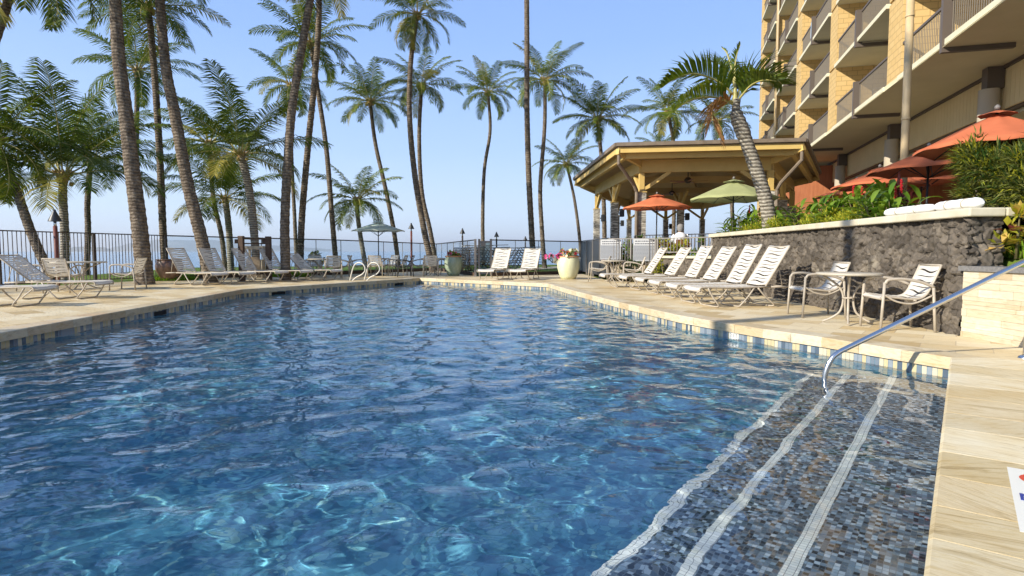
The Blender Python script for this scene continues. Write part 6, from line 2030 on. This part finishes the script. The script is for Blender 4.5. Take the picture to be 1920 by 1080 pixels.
# ================================================================== WHITE WRAPPED ROLLS ON THE CAP
def roll(u0, v0, u1, v1, inn_, R, lab, seed):
    r = random.Random(seed)
    def onwall(u):      # point above the cap centre line seen at u
        best = min([i / 600 for i in range(-60, 601)], key=lambda t_: abs(960 + F * ((ca + wd * (L_cap * t_) + win * inn_).x / (ca + wd * (L_cap * t_) + win * inn_).y) - u))
        return ca + wd * (L_cap * best) + win * inn_
    a = onwall(u0); b = onwall(u1)
    a.z = CAPZ + 0.105 + R * 0.82; b.z = a.z + 0.0
    root = empty('wrapped_roll', (a.x, a.y, a.z), 0, lab, 'wrapped roll', 'white wrapped rolls lying on the wall cap')
    pts = [a.lerp(b, t_ / 16) for t_ in range(17)]; rr = []
    for i, p in enumerate(pts):
        t_ = i / 16; e = min(t_, 1 - t_) * 16
        rr.append(R * (0.35 if e == 0 else 0.82 if e == 1 else 1.0) * (1 + r.uniform(-.05, .05)) * (0.9 if i in (5, 11) else 1))
    mb = MB(); mb.tube(pts, rr, 14); 
    za = a.z
    mb.v = [(x, y, za + (z - za) * 0.82) for x, y, z in mb.v]
    mb.build('wrapping', M['white_fab'], root, True)
    mb = MB()
    for i in (5, 11):
        c = pts[i]; dd = (b - a).normalized(); s1 = Vector((0, 0, 1)); s2 = dd.cross(s1)
        ring_ = [c + (s1 * math.cos(k * PI / 8) * 0.82 + s2 * math.sin(k * PI / 8)) * (R * 0.96) for k in range(17)]
        mb.tube(ring_, 0.007, 5, 0, False)
    mb.build('ties', M['bin'], root, True)


L_cap = (W1 - W0).length
roll(1836, 378, 1752, 378, 0.20, 0.082, 'nearer white wrapped roll lying on the wall cap beside the bushy plant', 1)
roll(1748, 390, 1656, 398, 0.17, 0.075, 'farther white wrapped roll lying on the wall cap behind the nearer one', 2)

# ================================================================== PERSON seated on the terrace
pc = at(1276, 424, 20.0)
zf = 0.55
def skin_body(name, joints, edges, radii, m, parent, sub=2):
    me = bpy.data.meshes.new(name); me.from_pydata([tuple(j) for j in joints], edges, []); me.materials.append(m)
    o = bpy.data.objects.new(name, me); link(o); setparent(o, parent)
    sk = o.modifiers.new('skin', 'SKIN')
    if not me.skin_vertices: me.attributes.new
    return o, sk
per = empty('person', (pc.x, 20.0, zf), 0, 'grey haired person in a white shirt sitting with their back to the pool', 'person')
bm = bmesh.new(); sl_ = bm.verts.layers.skin.verify()
J = [((0, 0, .50), .15), ((0, .0, .70), .145), ((0, -.02, .92), .17), ((0, 0.0, 1.06), .07), ((0, .01, 1.15), .075), ((0, .015, 1.25), .10), ((0, .015, 1.33), .085),
     ((-.19, -.01, .98), .065), ((-.26, .08, .78), .048), ((-.20, .30, .72), .036), ((-.17, .38, .72), .03), ((.19, -.01, .98), .065), ((.26, .08, .78), .048), ((.20, .30, .72), .036), ((.17, .38, .72), .03),
     ((-.10, .10, .50), .095), ((-.13, .46, .50), .065), ((-.13, .48, .10), .045), ((-.13, .60, .05), .035), ((.10, .10, .50), .095), ((.13, .46, .50), .065), ((.13, .48, .10), .045), ((.13, .60, .05), .035)]
vs = [bm.verts.new(p) for p, _ in J]
for v_, (_, rr) in zip(vs, J): v_[sl_].radius = (rr, rr)
vs[0][sl_].use_root = True
for a, b in ((0, 1), (1, 2), (2, 3), (3, 4), (4, 5), (5, 6), (2, 7), (7, 8), (8, 9), (9, 10), (2, 11), (11, 12), (12, 13), (13, 14), (0, 15), (15, 16), (16, 17), (17, 18), (0, 19), (19, 20), (20, 21), (21, 22)): bm.edges.new((vs[a], vs[b]))
me = bpy.data.meshes.new('body'); bm.to_mesh(me); bm.free(); me.materials.append(M['skin'])
o = bpy.data.objects.new('body', me); link(o); setparent(o, per)
o.modifiers.new('skin', 'SKIN'); sb_ = o.modifiers.new('sub', 'SUBSURF'); sb_.levels = 1; sb_.render_levels = 1
mb = MB(); mb.lathe([(0.19, .48), (0.19, .6), (0.185, .75), (0.215, .9), (0.22, .98), (0.16, 1.05), (0.085, 1.10)], (0, -.005, 0), 20)
for sx in (-1, 1): mb.tube([(.17 * sx, -.005, 1.0), (.225 * sx, 0.02, .92), (.265 * sx, .08, .79)], [.085, .085, .075], 10)
mb.build('shirt', M['shirt'], per)
mb = MB(); mb.lathe([(0.075, 1.13), (0.105, 1.18), (0.115, 1.26), (0.10, 1.34), (0.05, 1.385), (0.0, 1.39)], (0, -.005, 0), 16); mb.build('hair', M['hair'], per)
mb = MB()
for sx in (-1, 1): mb.tube([(.08 * sx, -.02, .50), (.13 * sx, .46, .51), (.13 * sx, .49, .40), (.13 * sx, .49, .12)], [.11, .08, .075, .06], 10)
mb.build('trousers', M['trousers'], per)
# their chair
wc = empty('restaurant_chair', (pc.x, 20.0, zf), 0, 'brown wooden chair under the seated person', 'chair')
mb = MB(); mb.box(-.23, .23, -.2, .25, .36, .40); mb.build('seat', M['wood_brown'], wc)
mb = MB(); mb.box(-.22, .22, -.30, -.26, .5, .86); mb.build('backrest', M['wood_brown'], wc)
for x in (-.21, .21):
    for y, h_ in ((-.27, .5), (.22, .36)):
        mb = MB(); mb.box(x - .02, x + .02, y - .02, y + .02, 0, h_); mb.build('leg', M['wood_brown'], wc)
tt = empty('restaurant_table', (pc.x - .05, 20.85, zf), 0, 'brown table in front of the seated person', 'table')
mb = MB(); mb.box(-.55, .55, -.35, .4, .70, .74); mb.build('table_top', M['wood_brown'], tt)
for x in (-.5, .5):
    for y in (-.3, .35):
        mb = MB(); mb.box(x - .03, x + .03, y - .03, y + .03, 0, .70); mb.build('leg', M['wood_brown'], tt)

# ================================================================== HAZE over the sea
mb = MB(); mb.box(-26000, 26000, -60, 26000, -5.5, 400)
hz = mb.build('haze', bpy.data.materials.new('haze'), kind='stuff')
m = hz.data.materials[0]; m.use_nodes = True; nt = m.node_tree
nt.nodes.remove(nt.nodes['Principled BSDF'])
pv = nt.nodes.new('ShaderNodeVolumePrincipled'); pv.inputs['Color'].default_value = (0.94, 0.97, 1.0, 1); pv.inputs['Density'].default_value = 0.00009; pv.inputs['Anisotropy'].default_value = 0.2
nt.links.new(pv.outputs[0], nt.nodes['Material Output'].inputs['Volume'])
